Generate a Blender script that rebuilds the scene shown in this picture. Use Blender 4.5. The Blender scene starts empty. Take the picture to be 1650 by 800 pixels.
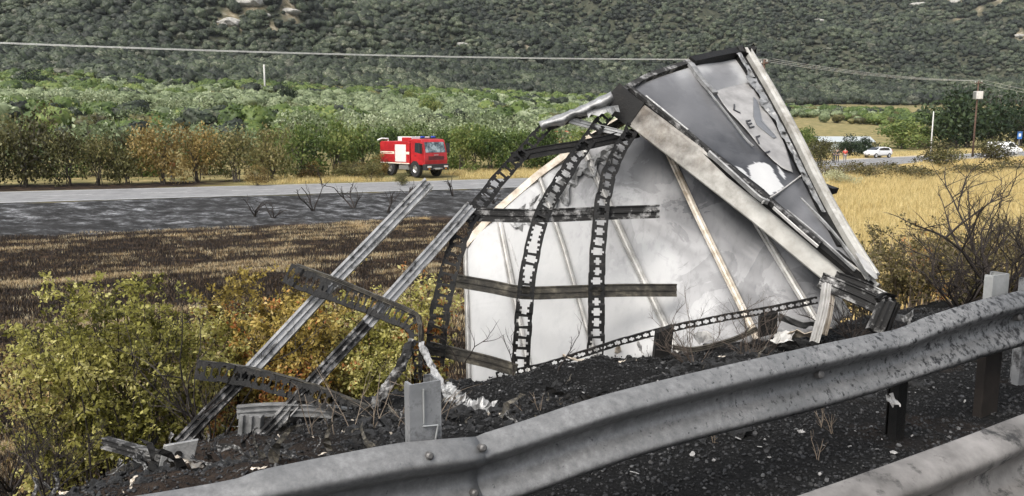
import bpy, bmesh, math, random
import numpy as np
from mathutils import Vector, Matrix

# ------------------------------------------------------------------ camera, world, sun, exposure
SC = bpy.context.scene
COL = SC.collection
W0, H0, F0 = 1650.0, 800.0, 1295.0
CAM = np.array([0.0, 0.0, 1.65])
PITCH = math.atan(192.0 / F0)
cd = bpy.data.cameras.new('camera'); cd.lens = 36.0 * F0 / W0; cd.sensor_width = 36.0
cd.clip_start = 0.05; cd.clip_end = 5000
cam = bpy.data.objects.new('camera', cd); COL.objects.link(cam)
cam.location = CAM; cam.rotation_euler = (math.radians(90) - PITCH, 0, 0)
SC.camera = cam
SUN_EL, SUN_AZ = 50.0, 215.0      # azimuth clockwise from +Y: behind the camera, to the left
wd = bpy.data.worlds.new('World'); SC.world = wd; wd.use_nodes = True
wn = wd.node_tree; bgn = wn.nodes['Background']
sky = wn.nodes.new('ShaderNodeTexSky'); sky.sky_type = 'NISHITA'; sky.sun_disc = False
sky.sun_elevation = math.radians(SUN_EL); sky.sun_rotation = math.radians(SUN_AZ)
sky.air_density = 1.0; sky.dust_density = 4.0; sky.ozone_density = 1.0
hs = wn.nodes.new('ShaderNodeHueSaturation'); hs.inputs['Saturation'].default_value = .30     # thin high cloud greys the sky
wn.links.new(sky.outputs[0], hs.inputs['Color']); wn.links.new(hs.outputs[0], bgn.inputs[0]); bgn.inputs[1].default_value = 0.15
sl = bpy.data.lights.new('sun', 'SUN'); sl.energy = 1.25; sl.angle = math.radians(32); sl.color = (1.0, 0.95, 0.87)
sun = bpy.data.objects.new('sun', sl); COL.objects.link(sun)
_a, _e = math.radians(SUN_AZ), math.radians(SUN_EL)
sd = Vector((math.sin(_a) * math.cos(_e), math.cos(_a) * math.cos(_e), math.sin(_e)))
sun.rotation_euler = sd.to_track_quat('Z', 'Y').to_euler(); sun.location = (0, 0, 60)
SC.view_settings.view_transform = 'Standard'; SC.view_settings.look = 'None'
SC.view_settings.gamma = 1.0; SC.view_settings.use_curve_mapping = False
SC.view_settings.exposure = 0.95
SC.render.engine = 'CYCLES'
SC.cycles.use_denoising = True
SC.cycles.max_bounces = 6; SC.cycles.diffuse_bounces = 3; SC.cycles.glossy_bounces = 3
SC.cycles.transparent_max_bounces = 6; SC.cycles.caustics_reflective = False; SC.cycles.caustics_refractive = False

RNG = np.random.default_rng(7)
random.seed(7)

# ------------------------------------------------------------------ pixel -> world helpers
_ca, _sa = math.cos(PITCH), math.sin(PITCH)
def ray(px, py):
    dx = (px - W0 / 2) / F0; dy = -(py - H0 / 2) / F0
    v = np.array([dx, _ca + dy * _sa, -_sa + dy * _ca])
    return v / v[1]
def at(px, py, Y):
    return CAM + ray(px, py) * Y
class Plane:
    def __init__(s, a, b, c):
        s.o = np.array(a); n = np.cross(np.array(b) - s.o, np.array(c) - s.o); s.n = n / np.linalg.norm(n)
        if np.dot(s.n, CAM - s.o) < 0: s.n = -s.n
    def hit(s, px, py, off=0.0):
        r = ray(px, py); t = np.dot(s.o + s.n * off - CAM, s.n) / np.dot(r, s.n)
        return CAM + r * t

# ------------------------------------------------------------------ numpy noise
_PERM = np.random.default_rng(3).random((256, 256))
def vnoise(x, y):
    x = np.asarray(x, float); y = np.asarray(y, float)
    xi = np.floor(x).astype(int); yi = np.floor(y).astype(int)
    fx = x - xi; fy = y - yi
    fx = fx * fx * (3 - 2 * fx); fy = fy * fy * (3 - 2 * fy)
    a = _PERM[xi & 255, yi & 255]; b = _PERM[(xi + 1) & 255, yi & 255]
    c = _PERM[xi & 255, (yi + 1) & 255]; d = _PERM[(xi + 1) & 255, (yi + 1) & 255]
    return (a * (1 - fx) + b * fx) * (1 - fy) + (c * (1 - fx) + d * fx) * fy
def fbm(x, y, o=4):
    v = 0; amp = 0.5; tot = 0
    for i in range(o):
        v = v + amp * vnoise(x * 2 ** i + 17.3 * i, y * 2 ** i + 9.1 * i); tot += amp; amp *= 0.5
    return v / tot
def sstep(a, b, x):
    t = np.clip((x - a) / (b - a), 0, 1); return t * t * (3 - 2 * t)

# ------------------------------------------------------------------ terrain
NP = np.array([-0.477, 0.879])            # across the embankment, away from the highway
DP = np.array([0.879, 0.477])             # along the guardrail
def catmull(P, n=24):
    P = [np.array(p, float) for p in P]; out = []
    Q = [2 * P[0] - P[1]] + P + [2 * P[-1] - P[-2]]
    for i in range(1, len(Q) - 2):
        for k in range(n):
            t = k / n
            out.append(0.5 * ((2 * Q[i]) + (-Q[i - 1] + Q[i + 1]) * t + (2 * Q[i - 1] - 5 * Q[i] + 4 * Q[i + 1] - Q[i + 2]) * t * t + (-Q[i - 1] + 3 * Q[i] - 3 * Q[i + 1] + Q[i + 2]) * t ** 3))
    out.append(P[-1]); return np.array(out)
ROAD = catmull([(-300, -62), (-130, 6.8), (-60, 35.5), (-1, 60), (22, 73), (46, 101), (81, 130), (140, 176), (300, 290)], 14)
def road_s(X, Y):
    """signed distance to the country road's centre line, positive beyond it"""
    X = np.atleast_1d(np.asarray(X, float)); Y = np.atleast_1d(np.asarray(Y, float))
    best = np.full(X.shape, 1e9); sgn = np.ones(X.shape)
    for i in range(len(ROAD) - 1):
        a, b = ROAD[i], ROAD[i + 1]; d = b - a; L = d @ d
        t = np.clip(((X - a[0]) * d[0] + (Y - a[1]) * d[1]) / L, 0, 1)
        ex = X - a[0] - t * d[0]; ey = Y - a[1] - t * d[1]; dd = ex * ex + ey * ey
        m = dd < best; best = np.where(m, dd, best)
        sgn = np.where(m, np.sign(d[0] * (Y - a[1]) - d[1] * (X - a[0])), sgn)
    return np.sqrt(best) * sgn
ZR, ZF = -2.35, -3.35
def height(X, Y, fine=True):
    X = np.atleast_1d(np.asarray(X, float)); Y = np.atleast_1d(np.asarray(Y, float))
    p = NP[0] * X + NP[1] * Y; q = DP[0] * X + DP[1] * Y
    s = road_s(X, Y)
    pe = p + np.clip(1.2 - q, 0, 3) * .55 * sstep(3.2, 5.0, p)
    near = np.interp(pe, [-20, 3.4, 4.3, 5.0, 6.0, 7.0, 8.0, 10.0, 12.5, 15], [0, 0, -.08, -.25, -.55, -.9, -1.4, -2.4, -3.3, ZF])
    # heap of burnt load at the foot of the wreck
    near = near + .06 * np.exp(-(((X - .2) / 1.0) ** 2 + ((Y - 6.3) / .7) ** 2)) + .10 * np.exp(-(((X - 2.2) / .9) ** 2 + ((Y - 6.6) / .6) ** 2))
    mn = sstep(3.0, 4.2, p) * (1 - sstep(11, 14, p))
    if fine:
        near = near + mn * ((fbm(X * 1.3, Y * 1.3, 4) - .5) * .34 + (fbm(X * 7, Y * 7, 2) - .5) * .07) + (1 - mn) * (p < 12) * (fbm(X * 5, Y * 5, 2) - .5) * .03
    far = np.interp(s, [-13, -11.5, -6.2, -5.0, 5.2, 8, 16, 40, 150, 285, 345, 420, 950, 1500], [ZF, ZF + .05, ZR - .12, ZR - .02, ZR - .02, ZR - .1, ZR, ZR + 1.0, 7.2, 17.5, 27, 47, 232, 430])
    if fine:
        far = far + (s < -11.5) * (fbm(X * .35, Y * .35, 4) - .5) * .22 + (s < -6) * (s > -13) * (fbm(X * .6, Y * .6, 4) - .5) * .35
    far = far + sstep(8, 60, s) * (fbm(X * .03, Y * .03, 3) - .5) * 2.0
    hm = sstep(290, 520, s)
    far = far + hm * ((fbm(X / 230 + 3, Y / 230, 4) - .5) * 80 + np.abs(fbm(X / 95 + 8, Y / 190 + 5, 3) - .5) * 90 - 12)
    w = sstep(12, 15, p)
    return near * (1 - w) + far * w
def gz(X, Y): return float(height([X], [Y])[0])
def ground_hit(px, py, y0=2.5, y1=1200):
    r = ray(px, py); Ys = np.geomspace(y0, y1, 900)
    P = CAM[None, :] + Ys[:, None] * r[None, :]
    h = height(P[:, 0], P[:, 1]); i = np.argmax(P[:, 2] < h)
    return np.array([P[i, 0], P[i, 1], h[i]])

# ------------------------------------------------------------------ node materials
def newmat(name):
    m = bpy.data.materials.new(name); m.use_nodes = True
    nt = m.node_tree; b = nt.nodes['Principled BSDF']; return m, nt, b
def C4(c): return (c[0], c[1], c[2], 1)
def ramp_node(nt, stops, fac):
    r = nt.nodes.new('ShaderNodeValToRGB'); e = r.color_ramp.elements
    while len(e) < len(stops): e.new(0.5)
    for i, (p, c) in enumerate(stops): e[i].position = p; e[i].color = C4(c)
    nt.links.new(fac, r.inputs[0]); return r.outputs[0]
def noise_node(nt, scale, detail=6, rough=.6, stretch=(1, 1, 1), coord='Object', dist=0.0):
    tc = nt.nodes.new('ShaderNodeTexCoord'); mp = nt.nodes.new('ShaderNodeMapping'); mp.inputs['Scale'].default_value = stretch
    nt.links.new(tc.outputs[coord], mp.inputs[0])
    n = nt.nodes.new('ShaderNodeTexNoise'); n.inputs['Scale'].default_value = scale; n.inputs['Detail'].default_value = detail; n.inputs['Roughness'].default_value = rough
    n.inputs['Distortion'].default_value = dist
    nt.links.new(mp.outputs[0], n.inputs[0]); return n.outputs[0]
def mix_col(nt, fac, a, b, mode='MIX'):
    m = nt.nodes.new('ShaderNodeMix'); m.data_type = 'RGBA'; m.blend_type = mode
    for sock, v in ((m.inputs[0], fac), (m.inputs[6], a), (m.inputs[7], b)):
        if isinstance(v, (int, float)): sock.default_value = v
        elif isinstance(v, tuple): sock.default_value = C4(v)
        else: nt.links.new(v, sock)
    return m.outputs[2]
def math_node(nt, op, a, b=None, clamp=False):
    m = nt.nodes.new('ShaderNodeMath'); m.operation = op; m.use_clamp = clamp
    for i, v in enumerate((a, b)):
        if v is None: continue
        if isinstance(v, (int, float)): m.inputs[i].default_value = v
        else: nt.links.new(v, m.inputs[i])
    return m.outputs[0]
def attr_node(nt, name):
    a = nt.nodes.new('ShaderNodeAttribute'); a.attribute_name = name; return a.outputs['Fac']
def bump_node(nt, b, h, strength, dist=.01):
    n = nt.nodes.new('ShaderNodeBump'); n.inputs['Strength'].default_value = strength; n.inputs['Distance'].default_value = dist
    nt.links.new(h, n.inputs['Height']); nt.links.new(n.outputs[0], b.inputs['Normal'])
def mat_noise(name, stops, scale=6, detail=8, rough=.8, metal=0, bump=.3, bdist=.01, stretch=(1, 1, 1), spec=.5, bscale=None, soot=None, coord='Object'):
    m, nt, b = newmat(name)
    f = noise_node(nt, scale, detail, .65, stretch, coord)
    c = ramp_node(nt, stops, f)
    b.inputs['Roughness'].default_value = rough; b.inputs['Metallic'].default_value = metal
    b.inputs['Specular IOR Level'].default_value = spec
    if soot:                                     # (scale, low, high, colour, stretch)
        sn = noise_node(nt, soot[0], 9, .7, soot[4] if len(soot) > 4 else (1, 1, 1), coord)
        k = ramp_node(nt, [(soot[1], (0, 0, 0)), (soot[2], (1, 1, 1))], sn)
        c = mix_col(nt, k, c, soot[3])
        rr = math_node(nt, 'MULTIPLY_ADD', k, .9 - rough); nt.nodes[-1].inputs[2].default_value = rough
        nt.links.new(rr, b.inputs['Roughness'])
        if metal:
            mm = math_node(nt, 'MULTIPLY_ADD', k, -metal); nt.nodes[-1].inputs[2].default_value = metal
            nt.links.new(mm, b.inputs['Metallic'])
    nt.links.new(c, b.inputs['Base Color'])
    if bump:
        bn = noise_node(nt, bscale or scale * 4, 8, .7, stretch, coord); bump_node(nt, b, bn, bump, bdist)
    return m
def mat_leaf(name, stops, trans=.3, rough=.55, land=0.0):
    m, nt, b = newmat(name)
    oi = nt.nodes.new('ShaderNodeObjectInfo')
    t = attr_node(nt, 'tint')
    if land:      # stands of different growth across the slope
        ln = nt.nodes.new('ShaderNodeTexNoise'); ln.inputs['Scale'].default_value = .016; ln.inputs['Detail'].default_value = 5; nt.links.new(oi.outputs['Location'], ln.inputs[0])
        t = math_node(nt, 'ADD', t, math_node(nt, 'MULTIPLY', math_node(nt, 'SUBTRACT', ln.outputs[0], .52), land))
    f = math_node(nt, 'MULTIPLY_ADD', oi.outputs['Random'], .5); nt.nodes[-1].inputs[2].default_value = -.25
    f = math_node(nt, 'ADD', t, f, True)
    c = ramp_node(nt, stops, f); nt.links.new(c, b.inputs['Base Color'])
    b.inputs['Roughness'].default_value = rough; b.inputs['Specular IOR Level'].default_value = .35
    tr = nt.nodes.new('ShaderNodeBsdfTranslucent'); nt.links.new(c, tr.inputs[0])
    mx = nt.nodes.new('ShaderNodeMixShader'); mx.inputs[0].default_value = trans
    nt.links.new(b.outputs[0], mx.inputs[1]); nt.links.new(tr.outputs[0], mx.inputs[2])
    nt.links.new(mx.outputs[0], nt.nodes['Material Output'].inputs[0]); return m
def mat_plain(name, c, rough=.5, metal=0, coat=0, emit=None):
    m, nt, b = newmat(name)
    f = noise_node(nt, 9, 5); col = ramp_node(nt, [(.3, tuple(v * .82 for v in c)), (.7, tuple(min(1, v * 1.1) for v in c))], f)
    nt.links.new(col, b.inputs['Base Color']); b.inputs['Roughness'].default_value = rough; b.inputs['Metallic'].default_value = metal
    b.inputs['Coat Weight'].default_value = coat; return m

# ------------------------------------------------------------------ mesh helpers
class MB:
    def __init__(s): s.v = []; s.f = []
    def add(s, verts, faces):
        o = len(s.v); s.v.extend([tuple(map(float, v)) for v in verts]); s.f.extend([tuple(i + o for i in f) for f in faces])
    def quad(s, a, b, c, d): s.add([a, b, c, d], [(0, 1, 2, 3)])
    def box(s, lo, hi):
        x0, y0, z0 = lo; x1, y1, z1 = hi
        s.add([(x0, y0, z0), (x1, y0, z0), (x1, y1, z0), (x0, y1, z0), (x0, y0, z1), (x1, y0, z1), (x1, y1, z1), (x0, y1, z1)],
              [(0, 3, 2, 1), (4, 5, 6, 7), (0, 1, 5, 4), (1, 2, 6, 5), (2, 3, 7, 6), (3, 0, 4, 7)])
    def obox(s, c, ax, ay, az):
        c, ax, ay, az = map(np.array, (c, ax, ay, az)); vs = []
        for k in (-1, 1):
            for i, j in ((-1, -1), (1, -1), (1, 1), (-1, 1)): vs.append(c + ax * i + ay * j + az * k)
        s.add(vs, [(0, 3, 2, 1), (4, 5, 6, 7), (0, 1, 5, 4), (1, 2, 6, 5), (2, 3, 7, 6), (3, 0, 4, 7)])
    def tube(s, pts, rad, n=6, cap=True):
        pts = np.array(pts, float); k = len(pts)
        rad = np.full(k, rad, float) if np.isscalar(rad) else np.array(rad, float)
        T = np.gradient(pts, axis=0); T /= np.linalg.norm(T, axis=1)[:, None] + 1e-9
        up = np.array([0, 0, 1.0]) if abs(T[0][2]) < .9 else np.array([1.0, 0, 0]); vs = []
        for i in range(k):
            a = np.cross(T[i], up); a /= np.linalg.norm(a) + 1e-9; b = np.cross(a, T[i]); up = b
            for j in range(n):
                t = 2 * math.pi * j / n; vs.append(pts[i] + rad[i] * (math.cos(t) * a + math.sin(t) * b))
        fs = [(i * n + j, i * n + (j + 1) % n, (i + 1) * n + (j + 1) % n, (i + 1) * n + j) for i in range(k - 1) for j in range(n)]
        if cap: fs += [tuple(range(n - 1, -1, -1)), tuple((k - 1) * n + j for j in range(n))]
        s.add(vs, fs)
    def sweep(s, pts, prof, hint, close=True, cap=True, twist=None):
        """profile (w,d): w across (in the plane facing hint), d along hint"""
        pts = np.array(pts, float); k = len(pts); n = len(prof)
        T = np.gradient(pts, axis=0); T /= np.linalg.norm(T, axis=1)[:, None] + 1e-9; vs = []
        for i in range(k):
            h = np.array(hint[i] if np.ndim(hint) == 2 else hint, float)
            a = np.cross(h, T[i]); a /= np.linalg.norm(a) + 1e-9; b = np.cross(T[i], a)
            if twist is not None:
                t = twist[i]; a, b = a * math.cos(t) + b * math.sin(t), b * math.cos(t) - a * math.sin(t)
            for (w, d) in prof: vs.append(pts[i] + a * w + b * d)
        m = n if close else n - 1
        fs = [(i * n + j, (i + 1) * n + j, (i + 1) * n + (j + 1) % n, i * n + (j + 1) % n) for i in range(k - 1) for j in range(m)]
        if cap and close: fs += [tuple(range(n)), tuple((k - 1) * n + j for j in range(n - 1, -1, -1))]
        s.add(vs, fs)
    def build(s, name, mat, parent=None, smooth=False, bevel=0, world=True, thick=0):
        v = np.array(s.v, float).reshape(-1, 3)
        if parent is not None and world: v = v - np.array(parent_loc(parent))
        me = bpy.data.meshes.new(name); me.from_pydata(v.tolist(), [], s.f); me.update()
        if bevel:
            bm = bmesh.new(); bm.from_mesh(me); bmesh.ops.remove_doubles(bm, verts=bm.verts, dist=1e-5)
            bmesh.ops.bevel(bm, geom=bm.edges[:], offset=bevel, segments=2, affect='EDGES', profile=.5); bm.to_mesh(me); bm.free()
        if smooth:
            for p in me.polygons: p.use_smooth = True
        me.materials.append(mat)
        o = bpy.data.objects.new(name, me); COL.objects.link(o)
        if parent is not None: o.parent = parent
        if thick:
            md = o.modifiers.new('thickness', 'SOLIDIFY'); md.thickness = thick; md.offset = -1
        return o
def parent_loc(o):
    l = np.zeros(3)
    while o is not None: l = l + np.array(o.location); o = o.parent
    return l
def empty(name, loc, label=None, cat=None, group=None, rz=0):
    o = bpy.data.objects.new(name, None); COL.objects.link(o); o.location = [float(c) for c in loc]; o.rotation_euler[2] = rz
    o.empty_display_size = .2
    if label: tag(o, label, cat, group)
    return o
def tag(o, label=None, cat=None, group=None, kind=None):
    if label: o['label'] = label
    if cat: o['category'] = cat
    if group: o['group'] = group
    if kind: o['kind'] = kind
    return o
def copy_tree(o, parent=None):
    c = o.copy(); COL.objects.link(c); c.parent = parent
    for ch in [x for x in o.children]: copy_tree(ch, c)
    return c
def resample(P, n):
    P = np.array(P, float); d = np.r_[0, np.cumsum(np.linalg.norm(np.diff(P, axis=0), axis=1))]
    t = np.linspace(0, d[-1], n); return np.stack([np.interp(t, d, P[:, i]) for i in range(P.shape[1])], 1)
def smooth_path(P, n):
    return resample(catmull(P, 12), n)
def link_mesh(name, v, f, mat, parent=None, tint=None, smooth=False, link=True):
    """fast quads mesh from numpy arrays with a face tint attribute"""
    me = bpy.data.meshes.new(name); nv, nf, k = len(v), len(f), f.shape[1]
    me.vertices.add(nv); me.vertices.foreach_set('co', np.asarray(v, np.float32).ravel())
    me.loops.add(nf * k); me.loops.foreach_set('vertex_index', np.asarray(f, np.int32).ravel())
    me.polygons.add(nf); me.polygons.foreach_set('loop_start', np.arange(0, nf * k, k, dtype=np.int32)); me.polygons.foreach_set('loop_total', np.full(nf, k, np.int32))
    if smooth: me.polygons.foreach_set('use_smooth', np.ones(nf, bool))
    if tint is not None:
        a = me.attributes.new('tint', 'FLOAT', 'FACE'); a.data.foreach_set('value', np.asarray(tint, np.float32))
    me.update(calc_edges=True); me.validate(); me.materials.append(mat)
    o = bpy.data.objects.new(name, me)
    if link: COL.objects.link(o)
    if parent is not None: o.parent = parent
    return o
def leaf_quads(P, size, rng, aspect=.55, droop=.0, updir=None, nrm=None):
    """rhombic folded leaves at points P"""
    n = len(P); size = np.broadcast_to(size, n)[:, None]
    d = rng.normal(size=(n, 3)); d[:, 2] -= droop
    if updir is not None: d = d * .6 + updir
    if nrm is not None: d -= (d * nrm).sum(1)[:, None] * nrm * .85
    d /= np.linalg.norm(d, axis=1)[:, None]
    e = rng.normal(size=(n, 3)) if nrm is None else np.cross(nrm, d) + .25 * rng.normal(size=(n, 3)); e -= (e * d).sum(1)[:, None] * d; e /= np.linalg.norm(e, axis=1)[:, None]
    nn = np.cross(d, e)
    a = P; b = P + d * size * .5 + e * size * aspect * .5 + nn * size * .1; c = P + d * size; g = P + d * size * .5 - e * size * aspect * .5 + nn * size * .1
    v = np.stack([a, b, c, g], 1).reshape(-1, 3); f = np.arange(4 * n).reshape(n, 4); return v, f
def blob_points(rng, blobs, n, shell=.55):
    """points spread through a crown of ellipsoid clumps, denser toward each clump's skin"""
    w = np.array([b[3] * b[4] * b[5] for b in blobs]) ** .8; idx = rng.choice(len(blobs), n, p=w / w.sum())
    B = np.array(blobs)[idx]; d = rng.normal(size=(n, 3)); d /= np.linalg.norm(d, axis=1)[:, None]
    r = (shell + (1 - shell) * rng.random(n)) ** 1.0 * (1 + .22 * rng.normal(size=n) * .5)
    return B[:, :3] + d * B[:, 3:6] * r[:, None], idx
def gn_scatter(name, pts, rotz, scl, variants, label=None, cat=None, tilt=None, parent=None):
    """one uncounted mass: a point mesh whose points carry one of the variant meshes each"""
    coll = bpy.data.collections.new(name + '_kinds')
    for i, o in enumerate(variants): o.name = '%s_kind_%d' % (name, i); coll.objects.link(o)
    me = bpy.data.meshes.new(name); n = len(pts)
    me.vertices.add(n); me.vertices.foreach_set('co', np.asarray(pts, np.float32).ravel())
    a = me.attributes.new('rot', 'FLOAT_VECTOR', 'POINT')
    R = np.zeros((n, 3), np.float32); R[:, 2] = rotz
    if tilt is not None: R[:, 0] = tilt[:, 0]; R[:, 1] = tilt[:, 1]
    a.data.foreach_set('vector', R.ravel())
    a = me.attributes.new('scl', 'FLOAT_VECTOR', 'POINT'); S = np.asarray(scl, np.float32)
    if S.ndim == 1: S = np.repeat(S[:, None], 3, 1)
    a.data.foreach_set('vector', S.astype(np.float32).ravel())
    a = me.attributes.new('pick', 'INT', 'POINT'); a.data.foreach_set('value', RNG.integers(0, len(variants), n).astype(np.int32))
    me.update()
    o = bpy.data.objects.new(name, me); COL.objects.link(o); o['kind'] = 'stuff'
    if label: o['label'] = label
    if cat: o['category'] = cat
    g = bpy.data.node_groups.new(name + '_scatter', 'GeometryNodeTree')
    g.interface.new_socket('Geometry', in_out='INPUT', socket_type='NodeSocketGeometry'); g.interface.new_socket('Geometry', in_out='OUTPUT', socket_type='NodeSocketGeometry')
    N = g.nodes; L = g.links
    gi = N.new('NodeGroupInput'); go = N.new('NodeGroupOutput'); ip = N.new('GeometryNodeInstanceOnPoints'); ci = N.new('GeometryNodeCollectionInfo')
    ci.inputs['Collection'].default_value = coll; ci.inputs['Separate Children'].default_value = True; ci.inputs['Reset Children'].default_value = True
    def na(nm, ty):
        q = N.new('GeometryNodeInputNamedAttribute'); q.data_type = ty; q.inputs['Name'].default_value = nm; return q.outputs[0]
    L.new(gi.outputs[0], ip.inputs['Points']); L.new(ci.outputs[0], ip.inputs['Instance']); ip.inputs['Pick Instance'].default_value = True
    L.new(na('pick', 'INT'), ip.inputs['Instance Index']); L.new(na('scl', 'FLOAT_VECTOR'), ip.inputs['Scale'])
    er = N.new('FunctionNodeEulerToRotation'); L.new(na('rot', 'FLOAT_VECTOR'), er.inputs[0]); L.new(er.outputs[0], ip.inputs['Rotation'])
    L.new(ip.outputs[0], go.inputs[0])
    md = o.modifiers.new('scatter', 'NODES'); md.node_group = g
    return o

# ------------------------------------------------------------------ ground sheet
BARE = [(1325, 45, 26), (1483, 8, 30), (1535, 4, 26), (410, 10, 30), (368, 36, 22), (850, 82, 12), (1045, 92, 13), (470, 22, 20), (1640, 60, 16), (840, 135, 9), (300, 130, 7), (395, 140, 8), (1500, 40, 18), (735, 72, 10), (570, 55, 8), (1440, 12, 14), (1580, 20, 16), (1610, 8, 18), (1400, 30, 8), (1545, 34, 14), (440, 40, 9), (500, 10, 9), (790, 60, 8), (905, 40, 7), (1150, 60, 7), (690, 40, 6), (160, 60, 7), (600, 110, 7), (700, 125, 7)]
BAREP = []
for (bx_, by_, br_) in BARE: BAREP.append((ground_hit(bx_, by_, 60), br_ * .34))
def bare_mask(X, Y):
    m = np.zeros(np.shape(X))
    for g_, r_ in BAREP:
        k = np.hypot((X - g_[0]), (Y - g_[1]) * .8) / r_ + (fbm(X * .1, Y * .1, 3) - .5) * 1.1
        m = np.maximum(m, 1 - sstep(.75, 1.05, k))
    return m
UR = np.array([0.92, 0.38]); VR = np.array([-0.38, 0.92])
def straw_mask(X, Y):
    """unburnt straw left standing in rows between the burnt strips"""
    u = X * UR[0] + Y * UR[1]; v = X * VR[0] + Y * VR[1]
    a = fbm(u * .16 + 4, v * .8, 4); b = fbm(u * .35 + 9, v * 3.2, 3); c = fbm(u * .11, v * .2 + 2, 3); d = fbm(u * 1.4, v * 2.0 + 5, 3)
    rw = np.exp(-(((np.mod(v + .5 * fbm(u * .15, v * .1, 2), 1.9) - .95) / .16) ** 2)); k = a * .28 + b * .50 + c * .22 + d * .26 - .045 + rw * .42 * (fbm(u * .18 + 3, v * .5, 3) - .33)
    for (cx, cy, rx, ry, am) in ((-13, 32, 4, 1.6, .10), (-8.5, 29.5, 3, 1.0, .11), (-15, 26.4, 7, .35, .30), (-10, 21.5, 3.5, 1.2, .22), (-5, 20.5, 3.5, 1.4, .22), (-14.0, 19.2, 3, .5, .15), (-1, 22, 3, 2, .12)):
        k = k + am * np.exp(-((((X - cx) * UR[0] + (Y - cy) * UR[1]) / rx) ** 2 + (((X - cx) * VR[0] + (Y - cy) * VR[1]) / ry) ** 2))
    return k
def make_ground():
    ang = np.r_[np.arange(-180, -44, 4.0), np.arange(-44, 44, .28), np.arange(44, 180.1, 4.0)]
    r = np.r_[0, np.exp(np.arange(math.log(.6), math.log(1500), .0165))]
    A, R = np.meshgrid(np.radians(ang), r); X = (R * np.sin(A)).ravel(); Y = (R * np.cos(A)).ravel()
    Z = height(X, Y); nr, na_ = len(r), len(ang)
    idx = np.arange(nr * na_).reshape(nr, na_)
    f = np.stack([idx[:-1, :-1], idx[:-1, 1:], idx[1:, 1:], idx[1:, :-1]], -1).reshape(-1, 4)[:, ::-1]
    p = NP[0] * X + NP[1] * Y; s = road_s(X, Y); w = (fbm(X * .5, Y * .5, 3) - .5)
    right = sstep(.10, .24, X / np.maximum(Y, 1) + w * .08)
    zones = {
        'char': (1 - sstep(7.2, 9.5, p + w * 2.4)),
        'burn': sstep(8, 9.5, p) * (1 - right) * (s < -9),
        'ash': sstep(-13.2, -11.6, s + w * 3.0) * (1 - sstep(-4.6, -4.3, s)) * (1 - right),
        'gold': right * (s < -5) * sstep(9, 12, p) ,
        'hill': sstep(255, 330, s), 'verge': sstep(4.6, 5.2, s + w * .6) * (1 - sstep(11, 13, s + w * 6)) * (1 - sstep(-24, -18, X + w * 10)), 'soil': (1 - sstep(.2, 1.6, DP[0] * X + DP[1] * Y + w * 1.5)) * sstep(3.2, 4.2, p),
        'straw': straw_mask(X, Y), 'bare': bare_mask(X, Y)}
    V = np.stack([X, Y, Z], 1)
    m, nt, b = newmat('ground_cover'); b.inputs['Roughness'].default_value = .95; b.inputs['Specular IOR Level'].default_value = .15
    n1 = noise_node(nt, .5, 10, .7); n2 = noise_node(nt, 9, 8, .7); n3 = noise_node(nt, 45, 5, .7); nb = noise_node(nt, .02, 8, .7)
    cfar = ramp_node(nt, [(.3, (.09, .10, .035)), (.5, (.20, .17, .075)), (.68, (.36, .28, .13))], n1)
    chill = ramp_node(nt, [(.34, (.016, .020, .012)), (.48, (.040, .044, .027)), (.6, (.075, .074, .050)), (.72, (.15, .135, .095))], noise_node(nt, .16, 10, .75))
    cbare = ramp_node(nt, [(.38, (.06, .055, .032)), (.5, (.20, .165, .105)), (.62, (.34, .31, .25))], noise_node(nt, .22, 10, .75))
    cgold = ramp_node(nt, [(.3, (.28, .19, .07)), (.55, (.44, .32, .13)), (.75, (.54, .42, .19))], n1)
    cash = ramp_node(nt, [(.38, (.010, .010, .010)), (.48, (.032, .032, .032)), (.54, (.080, .081, .084)), (.60, (.19, .193, .20)), (.68, (.38, .385, .395))], noise_node(nt, 1.0, 14, .78, (1, 1.7, 1)))
    cash = mix_col(nt, ramp_node(nt, [(.40, (.6, .6, .6)), (.50, (0, 0, 0))], noise_node(nt, .12, 6, .6)), cash, (.022, .0215, .021))
    cburn = ramp_node(nt, [(.38, (.004, .003, .003)), (.49, (.014, .010, .008)), (.56, (.055, .034, .02)), (.64, (.15, .10, .06))], noise_node(nt, 1.6, 12, .8, (.7, 1.6, 1)))
    cstraw = ramp_node(nt, [(.3, (.16, .10, .045)), (.6, (.40, .29, .13)), (.8, (.55, .43, .22))], n2)
    st = attr_node(nt, 'straw'); q = math_node(nt, 'MULTIPLY_ADD', noise_node(nt, 3.0, 8, .75), .5); nt.nodes[-1].inputs[2].default_value = -.25
    st = math_node(nt, 'ADD', st, q); k = ramp_node(nt, [(.70, (0, 0, 0)), (.80, (1, 1, 1))], st)
    cburn0 = cburn; cburn = mix_col(nt, k, cburn, cstraw)
    cchar = ramp_node(nt, [(.3, (.003, .003, .003)), (.5, (.007, .007, .007)), (.66, (.022, .022, .022)), (.8, (.09, .09, .09))], n3)
    csoil = ramp_node(nt, [(.3, (.018, .012, .009)), (.55, (.05, .034, .024)), (.8, (.11, .075, .05))], n2)
    ksoil = ramp_node(nt, [(.56, (0, 0, 0)), (.66, (1, 1, 1))], noise_node(nt, .55, 6, .6)); cchar = mix_col(nt, ksoil, cchar, mix_col(nt, .55, cchar, csoil))
    c = mix_col(nt, attr_node(nt, 'hill'), cfar, chill)
    c = mix_col(nt, attr_node(nt, 'bare'), c, cbare)
    c = mix_col(nt, attr_node(nt, 'gold'), c, cgold); c = mix_col(nt, attr_node(nt, 'burn'), c, cburn)
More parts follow.
